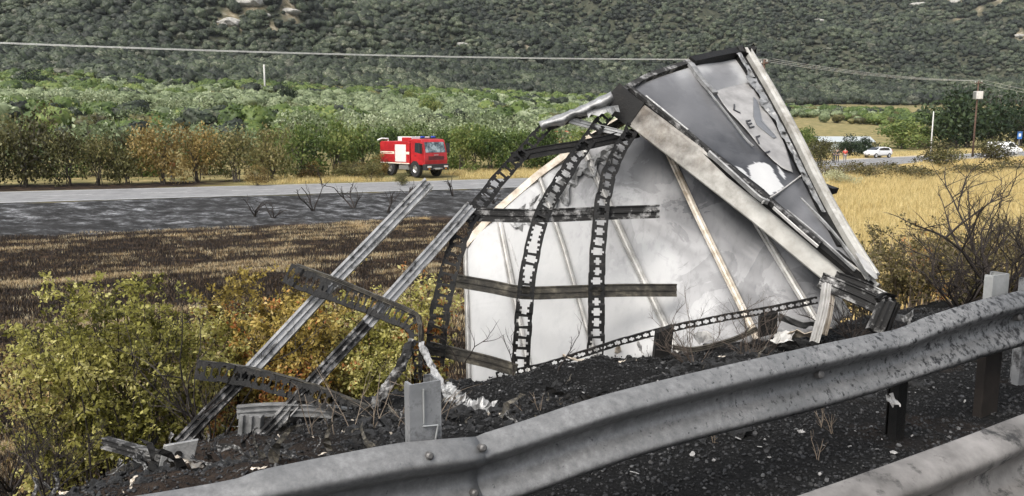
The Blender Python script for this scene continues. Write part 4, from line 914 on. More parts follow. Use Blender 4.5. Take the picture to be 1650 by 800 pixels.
def put_px(proto, px, py, wpx, toppx, label, cat, group=None, pw=1.0, ph=1.0, y0=40, Y=None, rz=None):
    """stand a plant on the ground seen at (px,py); its size follows from the pixels it spans at that distance"""
    g = ground_hit(px, py, y0) if Y is None else None
    if g is None: a = at(px, py, Y); g = np.array([a[0], a[1], gz(a[0], a[1])])
    d = g[1]; w = wpx * d / F0; h = (py - toppx) * d / F0
    return put(proto, g, w / pw, h / ph, random.random() * 6.28 if rz is None else rz, label, cat, group)

# ------------------------------------------------------------------ roadside trees and bushes across the country road
GREEN = [plant_proto('roadside_bush', L_GREEN, M_BARK, 100 + i, 4, 4, 2600, .26, 6, .05, .03, 11) for i in range(3)]
BROWN = [plant_proto('browned_bush', L_BROWN, M_BARK, 120 + i, 4, 4, 2300, .24, 9, .05, .12, 13) for i in range(3)]
ORANGE = [plant_proto('scorched_bush', L_ORANGE, M_BARK, 140 + i, 4, 4, 2300, .22, 9, .05, .14, 13) for i in range(2)]
DARK = [plant_proto('dark_tree', L_DEEP, M_BARK, 160 + i, 4, 4, 2200, .28, 4, .08, .12, 10) for i in range(2)]
gB = 'browned bushes along the country road'; gG = 'green bushes along the country road'; gO = 'scorched bushes along the country road'
lB = 'olive brown half dried bush in the line along the country road'; lG = 'leafy green bush in the hedge along the country road'; lO = 'orange scorched bush in the line along the country road'
put_px(BROWN[0], 42, 301, 92, 178, 'tall dense brown tree with dark foot at the roadside', 'tree', None, 4, 4)
for (x, y, w, t) in ((-30, 303, 80, 205), (112, 300, 66, 210), (160, 299, 60, 222), (205, 298, 56, 214), (380, 294, 62, 212), (437, 292, 66, 206), (-80, 306, 80, 215)):
    put_px(BROWN[1 + (x % 2)], x, y, w, t, lB, 'bush', gB, 4, 4)
for (x, y, w, t) in ((262, 297, 80, 200), (318, 295, 72, 206)): put_px(ORANGE[0], x, y, w, t, 'broad orange scorched tree beside the firefighter at the road', 'tree', 'scorched trees beside the firefighter', 4, 4)
for (x, y, w, t) in ((570, 286, 60, 262), (415, 300, 36, 268), (620, 283, 30, 248), (500, 290, 40, 262)): put_px(ORANGE[1], x, y, w, t, lO, 'bush', gO, 4, 4)
for (x, y, w, t) in ((485, 288, 70, 200), (540, 285, 66, 198), (585, 280, 60, 205), (625, 272, 60, 205), (672, 270, 60, 203), (745, 278, 60, 205), (790, 277, 62, 208), (838, 276, 60, 210), (880, 275, 60, 206), (715, 270, 50, 210), (930, 270, 70, 212), (765, 272, 60, 204), (150, 285, 66, 226), (330, 283, 60, 225), (230, 285, 60, 228), (445, 280, 66, 215), (60, 285, 66, 225), (990, 268, 70, 215), (1060, 266, 70, 216)):
    put_px(GREEN[x % 3], x, y, w, t, lG, 'bush', gG, 4, 4)
for (x, y, w, t) in ((560, 288, 44, 262), (598, 292, 36, 262), (648, 300, 22, 278), (1330, 272, 44, 225)):
    put_px(BROWN[x % 3], x - 8 * (x > 1000), y, w, t, lB if x < 1000 else 'small round brown bush beside the group of people', 'bush', gB if x < 1000 else None, 4, 4)
# right of the wreck
put_px(BROWN[2], 1512, 272, 66, 228, 'low olive brown bush between the white car and the white van', 'bush', None, 4, 4)
put_px(BROWN[0], 1602, 264, 54, 222, 'olive brown bush in front of the white van', 'bush', None, 4, 4)
put_px(GREEN[0], 1300, 258, 46, 208, 'bright green bush beside the far edge of the wreck', 'bush', None, 4, 4)
put_px(DARK[0], 1368, 254, 34, 218, 'small dark bush in front of the pale greenhouse', 'bush', None, 4, 4)
put_px(DARK[1], 1392, 252, 34, 222, 'dark bush just behind the parked white car', 'bush', None, 4, 4)
for (x, y, w, t) in ((1452, 240, 76, 196), (1490, 238, 60, 205)): put_px(GREEN[1], x, y, w, t, 'rounded green bush behind the white car by the road', 'bush', 'green bushes behind the white car', 4, 4)
for (x, y, w, t) in ((1535, 240, 90, 148), (1590, 238, 90, 142), (1640, 236, 90, 150), (1690, 236, 90, 150), (1560, 238, 70, 165)): put_px(DARK[x % 2], x, y, w, t, 'tall dark green tree behind the transformer pole', 'tree', 'dark trees behind the transformer pole', 4, 4)
PALE = plant_proto('pale_weed_clump', L_PALE, M_DRYTWIG, 181, 2, 1, 900, .10, 6, .015, .0, 9)
for (x, y, w, t) in ((1345, 300, 40, 272), (1368, 302, 34, 282)): put_px(PALE, x, y, w, t, 'pale grey green weed clump at the edge of the golden grass', 'weed', 'pale weed clumps in the golden grass', 2, 1)
LOWB = [plant_proto('low_dry_bush', L_DRYW, M_DRYTWIG, 190 + i, 3, 1.2, 900, .16, 8, .02, .0, 10) for i in range(2)]
for (x, y, w, t) in ((1400, 290, 70, 268), (1450, 288, 90, 266), (1420, 280, 60, 262), (1490, 290, 80, 270), (1560, 284, 70, 264), (1625, 280, 80, 258), (1335, 290, 50, 266), (1370, 282, 50, 262)):
    put_px(LOWB[x % 2], x, y, w, t, 'low rusty brown scrub at the far edge of the golden field', 'bush', 'scrub edging the golden field', 3, 1.2)
# burnt saplings on the ashen bank
BURNTS = []
def bare_bush(name, mat, seed, h, w, n, rad, levels=2, kids=4, thorn=0):
    """leafless branching bush, one mesh of tapered twigs"""
    r_ = np.random.default_rng(seed); m = MB()
    def grow(b, d, L, rr, lv):
        P = [b]; dd = d.copy()
        for i in range(4): dd = dd + r_.normal(size=3) * .16; dd /= np.linalg.norm(dd); P.append(P[-1] + dd * L / 4)
        m.tube(P, np.linspace(rr, rr * (.45 if lv else .2), 5), 5 if rr > .006 else 4)
        if lv <= 0: return
        for k in range(kids):
            i = r_.integers(1, 5); e = r_.normal(size=3); e[2] = abs(e[2]) * .6; nd = dd * .7 + e * .55; nd /= np.linalg.norm(nd); grow(P[i], nd, L * r_.uniform(.35, .65), rr * .5, lv - 1)
    for i in range(n):
        a = r_.random() * 6.28; d = np.array([math.cos(a) * w, math.sin(a) * w, 1.0]); d /= np.linalg.norm(d); grow(np.array([r_.normal() * .02 * h, r_.normal() * .02 * h, -.03]), d, h * r_.uniform(.6, .95), rad * r_.uniform(.7, 1.1), levels)
    return m
def stand_bare(name, mat, px, py, hpx, seed, label, cat, group=None, w=.5, n=4, levels=2, kids=4, rad=.02, Y=None):
    g = ground_hit(px, py, 3) if Y is None else np.array(at(px, py, Y)); d = g[1]; h = hpx * d / F0
    o = bare_bush(name, mat, seed, h * .8, w, n, rad, levels, kids).build(name, mat); o.location = g; tag(o, label, cat, group); return o
for i, (x, y, h) in enumerate(((505, 340, 60), (570, 336, 62), (625, 345, 50), (410, 350, 46), (440, 352, 40), (730, 318, 40), (655, 330, 40), (795, 330, 36))):
    stand_bare('burnt_sapling', M_BURNTWOOD, x, y, h, 300 + i, 'leafless burnt sapling standing on the ashen road bank', 'sapling', 'burnt saplings on the road bank', .6, 3, 2, 3, .05)

# ------------------------------------------------------------------ olive groves
OLIVE = [plant_proto('olive_tree', L_OLIVE, M_BARK, 200 + i, 4, 3.6, 420, .42, 2, .10, .2, 8) for i in range(3)]
r_ = np.random.default_rng(77); pts = []
for iv in range(0, 37):
    for iu in range(-75, 60):
        u = iu * 4.9 + r_.normal() * .6; v = 74 + iv * 6.6 + r_.normal() * .6; X = u * .96 - (v) * .20 + 20; Y = u * .27 + v * .97
        pts.append((X, Y))
pts = np.array(pts); s_ = road_s(pts[:, 0], pts[:, 1]); ang = pts[:, 0] / pts[:, 1]
keep = (s_ > 20) & (s_ < 275) & (np.abs(ang) < .80) & (pts[:, 1] > 60)
tan_ = fbm(pts[:, 0] * .012 + 2, pts[:, 1] * .02, 3); keep &= ~((ang > .33) & (s_ < 120)) & (tan_ > .34) & ~((np.abs(s_ - 118 - 22 * ang) < 7) & (ang > -.34)) & ~(np.abs(s_ - 215) < 5) & (r_.random(len(pts)) > .06)
pts = pts[keep]; s_ = s_[keep]
Zp = height(pts[:, 0], pts[:, 1]); O = np.c_[pts, Zp]; order = np.argsort(pts[:, 1]); O = O[order]
for i, g in enumerate(O[:260]):
    k = r_.uniform(.8, 1.15); put(OLIVE[i % 3], g, k, k * r_.uniform(.85, 1.1), r_.random() * 6.28, 'silvery green olive tree in the grove beyond the road', 'olive tree', 'olive trees in the near grove')
rest = O[260:]
VAR = [far_crown(L_OLIVE, 230 + i, 4.3, 3.3, 170, .5) for i in range(4)]
k = r_.uniform(.8, 1.2, len(rest)); gn_scatter('olive_grove', rest, r_.random(len(rest)) * 6.28, k, VAR, 'distant rows of silvery olive trees below the hill', 'olive grove')
# mixed green trees between and above the groves
MIXV = [far_crown(L_GREEN, 250 + i, 5.4, 4.4, 190, .55) for i in range(2)] + [far_crown(L_GREEN, 260, 4.6, 4.6, 190, .55), far_crown(L_BROWN, 261, 4.8, 3.6, 190, .5)] + [far_crown(L_MAQUIS, 266, 5.4, 4.2, 170, .55), far_crown(L_OLIVE, 268, 5, 4, 170, .55)]
A = r_.uniform(-.82, .82, 9000); Y = r_.uniform(75, 420, 9000); X = A * Y; s_ = road_s(X, Y)
nz = fbm(X * .02 + 5, Y * .035, 3); keep = (s_ > 18) & (s_ < 330) & ((nz > .60) | (s_ > 225) & (nz > .36) | (np.abs(s_ - 205) < 8) & (nz > .45) | (np.abs(s_ - 78) < 3.5) & (A < .3) | (np.abs(s_ - 160 + 20 * A) < 4) & (nz > .4)) & ~((A > .33) & (s_ < 95)) & ~((np.abs(s_ - 118 - 22 * A) < 7) & (A > -.34))
X, Y = X[keep], Y[keep]; n = len(X); k = r_.uniform(.55, 1.2, n) * np.where(road_s(X, Y) < 60, .7, 1)
gn_scatter('mixed_woodland', np.c_[X, Y, height(X, Y)], r_.random(n) * 6.28, k, MIXV, 'mixed green woodland between the groves at the foot of the hill', 'woodland')
# single trees that stand out
for (x, y, w, t, lab) in ((54, 152, 46, 112, 'dark round tree standing alone in the upper left grove'), (463, 170, 28, 134, 'small dark tree by the pale field strip below the white pole'), (690, 192, 36, 158, 'bright green tree standing in the pale grass strip'), (478, 190, 28, 166, 'brownish tree by the pale field strip'), (663, 172, 24, 146, 'olive brown tree next to the bright green one'), (872, 190, 28, 172, 'dark bush near the red tiled roof')):
    put_px((GREEN if 'green' in lab else BROWN if 'brown' in lab else DARK)[0], x, y, w, t, lab, 'tree', None, 4, 4, 80)

# ------------------------------------------------------------------ hillside scrub
n = 105000; A = r_.uniform(-.80, .80, n); Y = 320 + 1030 * r_.random(n) ** 1.35; X = A * Y; s_ = road_s(X, Y)
den = fbm(X * .012, Y * .012, 4); keep = (s_ > 290) & (bare_mask(X, Y) < .4) & (den + .10 * r_.normal(size=n) > .19)
X, Y = X[keep], Y[keep]; n = len(X)
HV = [far_crown(L_MAQUIS, 280 + i, 5.6 + .5 * (i % 3), 4.2 + .5 * (i % 4), 190, .55, 4 + i % 4) for i in range(7)] + [far_crown(L_MAQG, 290, 5.2, 3.6, 170, .55), far_crown(L_MAQG, 291, 4.2, 4.0, 170, .5)]
cl = fbm(X * .02 + 9, Y * .02, 3); k = (.42 + 1.05 * r_.random(n) ** 1.6) * (.75 + .6 * cl)
gn_scatter('hillside_scrub', np.c_[X, Y, height(X, Y) - .3], r_.random(n) * 6.28, np.c_[k, k, k * r_.uniform(.8, 1.15, n)], HV, 'dense dark evergreen scrub covering the hillside', 'scrub')

# ------------------------------------------------------------------ grass and straw (uncounted)
def tuft_kind(seed, n, h, spread, w, mat):
    r_ = np.random.default_rng(seed); V = []; F = []; T = []
    for i in range(n):
        a = r_.random() * 6.28; b = np.array([r_.normal() * spread * .5, r_.normal() * spread * .5, 0]); hh = h * r_.uniform(.5, 1.1); L = r_.uniform(.1, .5) * hh
        t = np.array([math.cos(a) * L, math.sin(a) * L, hh]); s_ = np.array([-math.sin(a), math.cos(a), 0]) * w
        o = len(V); V += [b - s_, b + s_, b + t * np.array([.4, .4, .6]) + s_ * .8, b + t + s_ * .1, b + t - s_ * .1, b + t * np.array([.4, .4, .6]) - s_ * .8]
        F += [(o, o + 1, o + 2, o + 5), (o + 5, o + 2, o + 3, o + 4)]; q = r_.random(); T += [q, q]
    return link_mesh('tuft', np.array(V), np.array(F), mat, None, np.array(T), link=False)
r_ = np.random.default_rng(91)
n = 42000; A = r_.uniform(.12, .80, n); Y = 24 + (r_.random(n) ** 1.3) * 100; X = A * Y; p = NP[0] * X + NP[1] * Y; s_ = road_s(X, Y)
keep = (p > 13) & (s_ < -7) & (s_ > -75); X, Y = X[keep], Y[keep]; n = len(X); k = r_.uniform(.6, 1.25, n) * (.6 + .8 * fbm(X * .2, Y * .2, 3))
gn_scatter('golden_grass', np.c_[X, Y, height(X, Y)], r_.random(n) * 6.28, k, [tuft_kind(i, 26, .62, .5, .012, L_GRASS) for i in range(4)], 'tall golden dry grass filling the field beside the wreck', 'grass')
n = 120000; A = r_.uniform(-.80, .22, n); Y = 11 + 36 * r_.random(n) ** 1.2; X = A * Y; p = NP[0] * X + NP[1] * Y; s_ = road_s(X, Y)
sm = straw_mask(X, Y) + r_.normal(size=n) * .05; keep = (p > 10) & (s_ < -12.5) & (sm > .755); X, Y = X[keep], Y[keep]; n = len(X)
gn_scatter('unburnt_straw', np.c_[X, Y, height(X, Y)], r_.random(n) * 6.28, r_.uniform(.4, 1.0, n), [tuft_kind(20 + i, 16, .17, .28, .006, L_STRAW) for i in range(3)], 'patches of unburnt yellow straw left in the burnt field', 'straw')
M_BSTUB = mat_leaf('burnt_stubble', [(0, (.004, .0035, .003)), (.5, (.018, .012, .008)), (.85, (.05, .032, .018)), (1, (.13, .085, .045))], .1)
n = 46000; A = r_.uniform(-.80, .30, n); Y = 10 + 34 * r_.random(n) ** 1.2; X = A * Y; p = NP[0] * X + NP[1] * Y; s_ = road_s(X, Y); keep = (p > 9.5) & (s_ < -12.5); X, Y = X[keep], Y[keep]; n = len(X)
gn_scatter('burnt_stubble', np.c_[X, Y, height(X, Y)], r_.random(n) * 6.28, r_.uniform(.5, 1.1, n), [tuft_kind(30 + i, 12, .13, .30, .008, M_BSTUB) for i in range(3)], 'short blackened stubble of the burnt field', 'stubble')
n = 16000; t = r_.random(n); P = ROAD[20:110]; i = r_.integers(0, len(P) - 1, n); f_ = r_.random(n)[:, None]; b = P[i] * (1 - f_) + P[i + 1] * f_; d = P[i + 1] - P[i]; d /= np.linalg.norm(d, axis=1)[:, None]; off = r_.uniform(6.3, 15, n)
X, Y = b[:, 0] - d[:, 1] * off, b[:, 1] + d[:, 0] * off; keep = (np.abs(X / np.maximum(Y, 1)) < .8) & (np.hypot(X + 8.5, Y - 68) > 4.5) & (X > -21 + 4 * r_.random(n)); X, Y = X[keep], Y[keep]; n = len(X)
gn_scatter('roadside_dry_grass', np.c_[X, Y, height(X, Y)], r_.random(n) * 6.28, r_.uniform(.4, .95, n), [tuft_kind(40 + i, 20, .5, .5, .014, L_GRASS) for i in range(3)], 'dry yellow grass along the far verge of the country road', 'grass')

# ------------------------------------------------------------------ shrubs on the embankment
def leafy_bush(name, px, py, wpx, toppx, Y, leafmat, seed, n_stem, n_leaf, leaf, label, barkmat=M_BURNTWOOD, lean=.75):
    """multi-stemmed shrub: arching stems, side twigs and leaves set along the twigs"""
    a = at(px, py, Y); g = np.array([a[0], a[1], gz(a[0], a[1])]); top = at(px, toppx, Y)[2]; h = max(.5, top - g[2]); w = wpx * Y / F0
    root = empty(name, g, label, 'bush'); r_ = np.random.default_rng(seed); m = MB(); tw = []
    for i in range(n_stem):
        an = r_.random() * 6.28; d = w * .5 * lean * (r_.random() ** .5); hh = h * (1.06 - .30 * (d / (w * .5)) ** 2) * r_.uniform(.85, 1.08)
        b = np.array([r_.normal() * w * .09, r_.normal() * w * .09, -.05]); P = [b]
        for t in (.2, .4, .6, .8, 1): P.append(b + np.array([d * t ** 1.3 * math.cos(an), d * t ** 1.3 * math.sin(an), hh * t]) + r_.normal(size=3) * .025)
        m.tube(P, np.array([1, .85, .7, .5, .35, .15]) * .012, 5); P = np.array(P)
        for k in range(12):
            t = r_.uniform(.12, 1) ** .8; j = min(4, int(t * 5)); b0 = P[j] * (1 - (t * 5 - j)) + P[j + 1] * (t * 5 - j)
            dd = r_.normal(size=3); dd[2] = dd[2] * .6 + .25; dd /= np.linalg.norm(dd); L = r_.uniform(.12, .32) * w ** .5
            e = b0 + dd * L; mid = b0 + dd * L * .5 + r_.normal(size=3) * .015; m.tube([b0, mid, e], [.0035, .0026, .001], 3); tw.append((b0, mid, e))
    n_leaf = int(n_leaf * 1.3); leaf = leaf * .88; tw = np.array(tw); i = r_.integers(0, len(tw), n_leaf); t = r_.random(n_leaf)[:, None]
    P = tw[i, 0] * (1 - t) ** 2 + 2 * tw[i, 1] * t * (1 - t) + tw[i, 2] * t ** 2 + r_.normal(size=(n_leaf, 3)) * .018
    P[:, 2] = np.maximum(P[:, 2], .02)
    v, f = leaf_quads(P, leaf * (.45 + .95 * r_.random(n_leaf) ** 1.4), r_, .58, .35); ct = r_.random(len(tw)); hz_ = fbm(P[:, 0] * 2.2 + seed, P[:, 2] * 2.2, 2)
    tint = np.clip(.62 + (ct[i] - .5) * .55 + (hz_ - .5) * .9 + r_.normal(size=n_leaf) * .13, 0, 1)
    link_mesh('foliage', v, f, leafmat, root, tint); m.build('stems', barkmat, root, world=False); return root
leafy_bush('yellowing_bush', 190, 765, 330, 462, 7.4, L_BUSH, 401, 44, 17000, .050, 'large yellow green bush below the fallen slotted beam')
leafy_bush('yellowing_bush', 95, 775, 190, 560, 7.2, L_BUSH, 402, 20, 5200, .046, 'lower yellow green bush leaning over the dark brushwood')
leafy_bush('yellowing_bush', 300, 745, 170, 520, 7.8, L_BUSH, 403, 18, 5200, .050, 'yellow green bush behind the lower end of the long tubes')
leafy_bush('orange_bush', 430, 700, 250, 455, 9.0, L_BUSHO, 404, 30, 10500, .055, 'orange yellow bush between the two long tubes')
leafy_bush('orange_bush', 555, 680, 220, 470, 9.6, L_BUSHO, 405, 20, 5600, .055, 'orange yellow bush behind the crushed strut')
leafy_bush('green_bush', 690, 660, 200, 462, 9.2, L_BUSH, 406, 22, 6400, .055, 'fresh green bush behind the leftmost black post')
leafy_bush('green_bush', 625, 690, 150, 560, 8.4, L_BUSH, 407, 16, 4200, .05, 'low green bush beside the galvanised post')
leafy_bush('orange_bush', 490, 690, 200, 490, 8.3, L_BUSHO, 416, 22, 7000, .052, 'orange yellow bush behind the lower slotted beam')
leafy_bush('green_bush', 600, 665, 190, 500, 8.9, L_BUSH, 417, 20, 6000, .052, 'yellow green bush between the long tubes and the black post')
leafy_bush('yellowing_bush', 360, 720, 160, 500, 8.6, L_BUSH, 418, 20, 6000, .05, 'yellow green bush behind the first long tube')
leafy_bush('reddish_bush', 55, 640, 120, 555, 11.0, L_ORANGE, 408, 16, 2400, .05, 'low reddish bush at the edge of the burnt field')
leafy_bush('dry_shrub', 1385, 520, 150, 395, 11.0, L_DRYW, 411, 18, 4200, .05, 'olive dry shrub just behind the far corner of the wreck', M_DRYTWIG)
leafy_bush('dry_shrub', 1470, 505, 170, 372, 10.0, L_DRYW, 412, 22, 5200, .045, 'dense dry shrub between the wreck and the thorny branches', M_DRYTWIG)
leafy_bush('dry_shrub', 1560, 500, 160, 385, 9.5, L_DRYW, 413, 20, 4600, .045, 'dry shrub behind the thorny branches', M_DRYTWIG)
leafy_bush('dry_shrub', 1640, 490, 150, 350, 9.0, L_DRYW, 414, 20, 4600, .045, 'tall dry shrub behind the galvanised post with the torn top', M_DRYTWIG)
leafy_bush('dry_shrub', 1520, 470, 200, 385, 13.0, L_BUSHO, 415, 20, 3600, .05, 'straw coloured shrub at the edge of the golden grass', M_DRYTWIG)
# leafless twigs
stand_bare('burnt_shrub', M_BURNTWOOD, 335, 740, 300, 431, 'dark leafless stems rising in front of the big bush', 'bush', None, .55, 7, 2, 4, .012, Y=6.1)
stand_bare('brushwood', M_BURNTWOOD, 20, 790, 210, 432, 'dark tangled brushwood left of the big yellow bush', 'brushwood', None, .9, 9, 3, 4, .010, Y=6.6)
stand_bare('brushwood', M_BURNTWOOD, 70, 800, 150, 433, 'low dark brushwood at the foot of the big yellow bush', 'brushwood', None, 1.0, 8, 3, 4, .008, Y=6.2)
stand_bare('bare_twigs', M_DARKTWIG, 1125, 600, 165, 434, 'bare branching twigs in front of the middle white panels', 'twigs', None, .8, 6, 3, 4, .006, Y=5.9)
stand_bare('bare_twigs', M_DARKTWIG, 1200, 595, 165, 435, 'bare pale twigs in front of the rusty panel rib', 'twigs', None, .8, 6, 3, 4, .006, Y=5.9)
stand_bare('bare_twigs', M_BURNTWOOD, 1375, 545, 95, 436, 'dark twigs filling the hollow below the foot channel', 'twigs', None, 1.2, 12, 3, 4, .007, Y=6.2)
stand_bare('bare_twig', M_BURNTWOOD, 897, 602, 100, 437, 'single dark bare twig between the middle and right black posts', 'twig', None, .12, 1, 2, 4, .008, Y=6.0)
stand_bare('bare_twig', M_BURNTWOOD, 748, 590, 110, 438, 'thin dark twig before the left edge of the white panels', 'twig', None, .5, 2, 2, 3, .006, Y=6.3)
stand_bare('bare_twig', M_BURNTWOOD, 826, 600, 110, 439, 'thin dark twig beside the foot of the middle black post', 'twig', None, .3, 2, 2, 3, .005, Y=6.1)
stand_bare('bare_twig', M_DRYTWIG, 880, 690, 70, 440, 'low pale twig on black rubble behind the guardrail', 'twig', None, .9, 3, 2, 3, .005, Y=5.0)
stand_bare('thorny_branches', M_BURNTWOOD, 1612, 500, 290, 441, 'dark thorny leafless branches rising behind the guardrail', 'branches', None, .8, 10, 3, 5, .018, Y=6.6)
stand_bare('thorny_branches', M_BURNTWOOD, 1545, 500, 170, 442, 'smaller dark thorny branches in front of the dry shrubs', 'branches', None, .8, 7, 3, 5, .014, Y=6.8)
for i, (x, y, h) in enumerate(((505, 735, 130), (570, 715, 150), (600, 720, 120), (640, 715, 110), (870, 700, 45), (700, 705, 120), (720, 712, 100), (660, 722, 70), (540, 728, 90))):
    c = at(x, y, 4.6 if x < 800 else 4.8); c[2] = gz(c[0], c[1]); stand_o = bare_bush('dry_stalk', M_DRYTWIG, 450 + i, h * 4.6 / F0, .35, 2, .0035, 1, 3).build('dry_stalk', M_DRYTWIG); stand_o.location = c
    tag(stand_o, 'thin pale dry stalk growing behind the guardrail', 'stalk', 'dry stalks behind the guardrail')
for i, (x, y, h) in enumerate(((1325, 690, 60), (1345, 700, 50), (1320, 745, 80), (1150, 716, 40))):
    c = ground_hit(x, y, 2.2); so = bare_bush('dry_stalk', M_DRYTWIG, 470 + i, h * c[1] / F0, .3, 2, .003, 1, 3).build('dry_stalk', M_DRYTWIG); so.location = c
    tag(so, 'thin dry stalk growing between the two guardrails', 'stalk', 'dry stalks between the guardrails')

# ------------------------------------------------------------------ vehicles
M_RED = mat_noise('dusty_fire_red_paint', [(.3, (.26, .012, .016)), (.55, (.42, .016, .022)), (.8, (.46, .06, .05))], 1.8, 9, .4, 0, 0); M_WHITEP = mat_plain('white_paint', (.72, .72, .72), .3, 0, .5); M_SHUT = mat_plain('shutter_white', (.66, .66, .64), .5)
M_GLASS = mat_plain('dark_glass', (.03, .036, .042), .08); M_GLASSL = mat_noise('windscreen_with_reflections', [(.38, (.02, .03, .035)), (.5, (.09, .12, .14)), (.62, (.30, .36, .38))], 1.6, 4, .08, 0, 0)
M_RUBBER = mat_plain('tyre_rubber', (.018, .018, .019), .85); M_BLACKP = mat_plain('black_plastic', (.022, .022, .024), .6); M_CHROME = mat_plain('bright_metal', (.55, .55, .55), .3, .7)
M_YEL = mat_plain('reflective_stripe', (.75, .72, .60), .5); M_LAMP = mat_plain('lamp_glass', (.70, .70, .66), .15); M_BLUE = mat_plain('blue_beacon', (.03, .08, .45), .2); M_ORL = mat_plain('orange_lamp', (.6, .2, .02), .3)
def bbox(name, lo, hi, mat, parent, bevel=0):
    m = MB(); m.box(lo, hi); return m.build(name, mat, parent, bevel=bevel, world=False)
def prism(name, prof, y0, y1, mat, parent, bevel=0, taper=0):
    """profile in x-z extruded across y"""
    m = MB(); n = len(prof); V = [(x, y0, z) for x, z in prof] + [(x, y1, z) for x, z in prof]
    m.add(V, [tuple(range(n)), tuple(range(2 * n - 1, n - 1, -1))] + [(i, n + i, n + (i + 1) % n, (i + 1) % n) for i in range(n)])
    return m.build(name, mat, parent, bevel=bevel, world=False)
def wheel(parent, x, y, r, w, side, rimmat, rimr=.58):
    """tyre ring with a dished rim, axle across y; side = outward sign"""
    e = bpy.data.objects.new('wheel', None); COL.objects.link(e); e.parent = parent; e.location = (x, y, r)
    def lathe(name, prof, mat, n=24):
        m = MB(); k = len(prof); V = []
        for i in range(n):
            t = 2 * math.pi * i / n
            for (rr, yy) in prof: V.append((rr * math.cos(t), yy * side, rr * math.sin(t)))
        m.add(V, [(i * k + j, ((i + 1) % n) * k + j, ((i + 1) % n) * k + j + 1, i * k + j + 1) for i in range(n) for j in range(k - 1)]); m.build(name, mat, e, world=False)
    lathe('tyre', [(r * rimr, -w / 2), (r * .93, -w / 2), (r, -w * .38), (r, w * .38), (r * .93, w / 2), (r * rimr, w / 2)], M_RUBBER)
    lathe('rim', [(r * rimr * 1.01, -w * .4), (r * rimr * 1.01, w * .42), (r * rimr * .85, w * .44), (r * rimr * .55, w * .18), (r * .22, w * .2), (r * .2, w * .4), (.001, w * .42)], rimmat)
    return e
def print_marks(name, org, ux, uz, length, size, mat, parent, seed=3):
    """a line of small printed marks, too far off to read"""
    ux, uz, org = map(np.array, (ux, uz, org)); nn = np.cross(ux, uz); m = MB(); x = 0; r_ = np.random.default_rng(seed)
    while x < length - .1:
        w = r_.uniform(.06, .11); h = size * r_.uniform(.8, 1.0); m.obox(org + ux * (x + w / 2) + uz * h / 2, ux * w / 2, uz * h / 2, nn * .004); x += w + r_.uniform(.05, .09)
    return m.build(name, mat, parent, world=False)

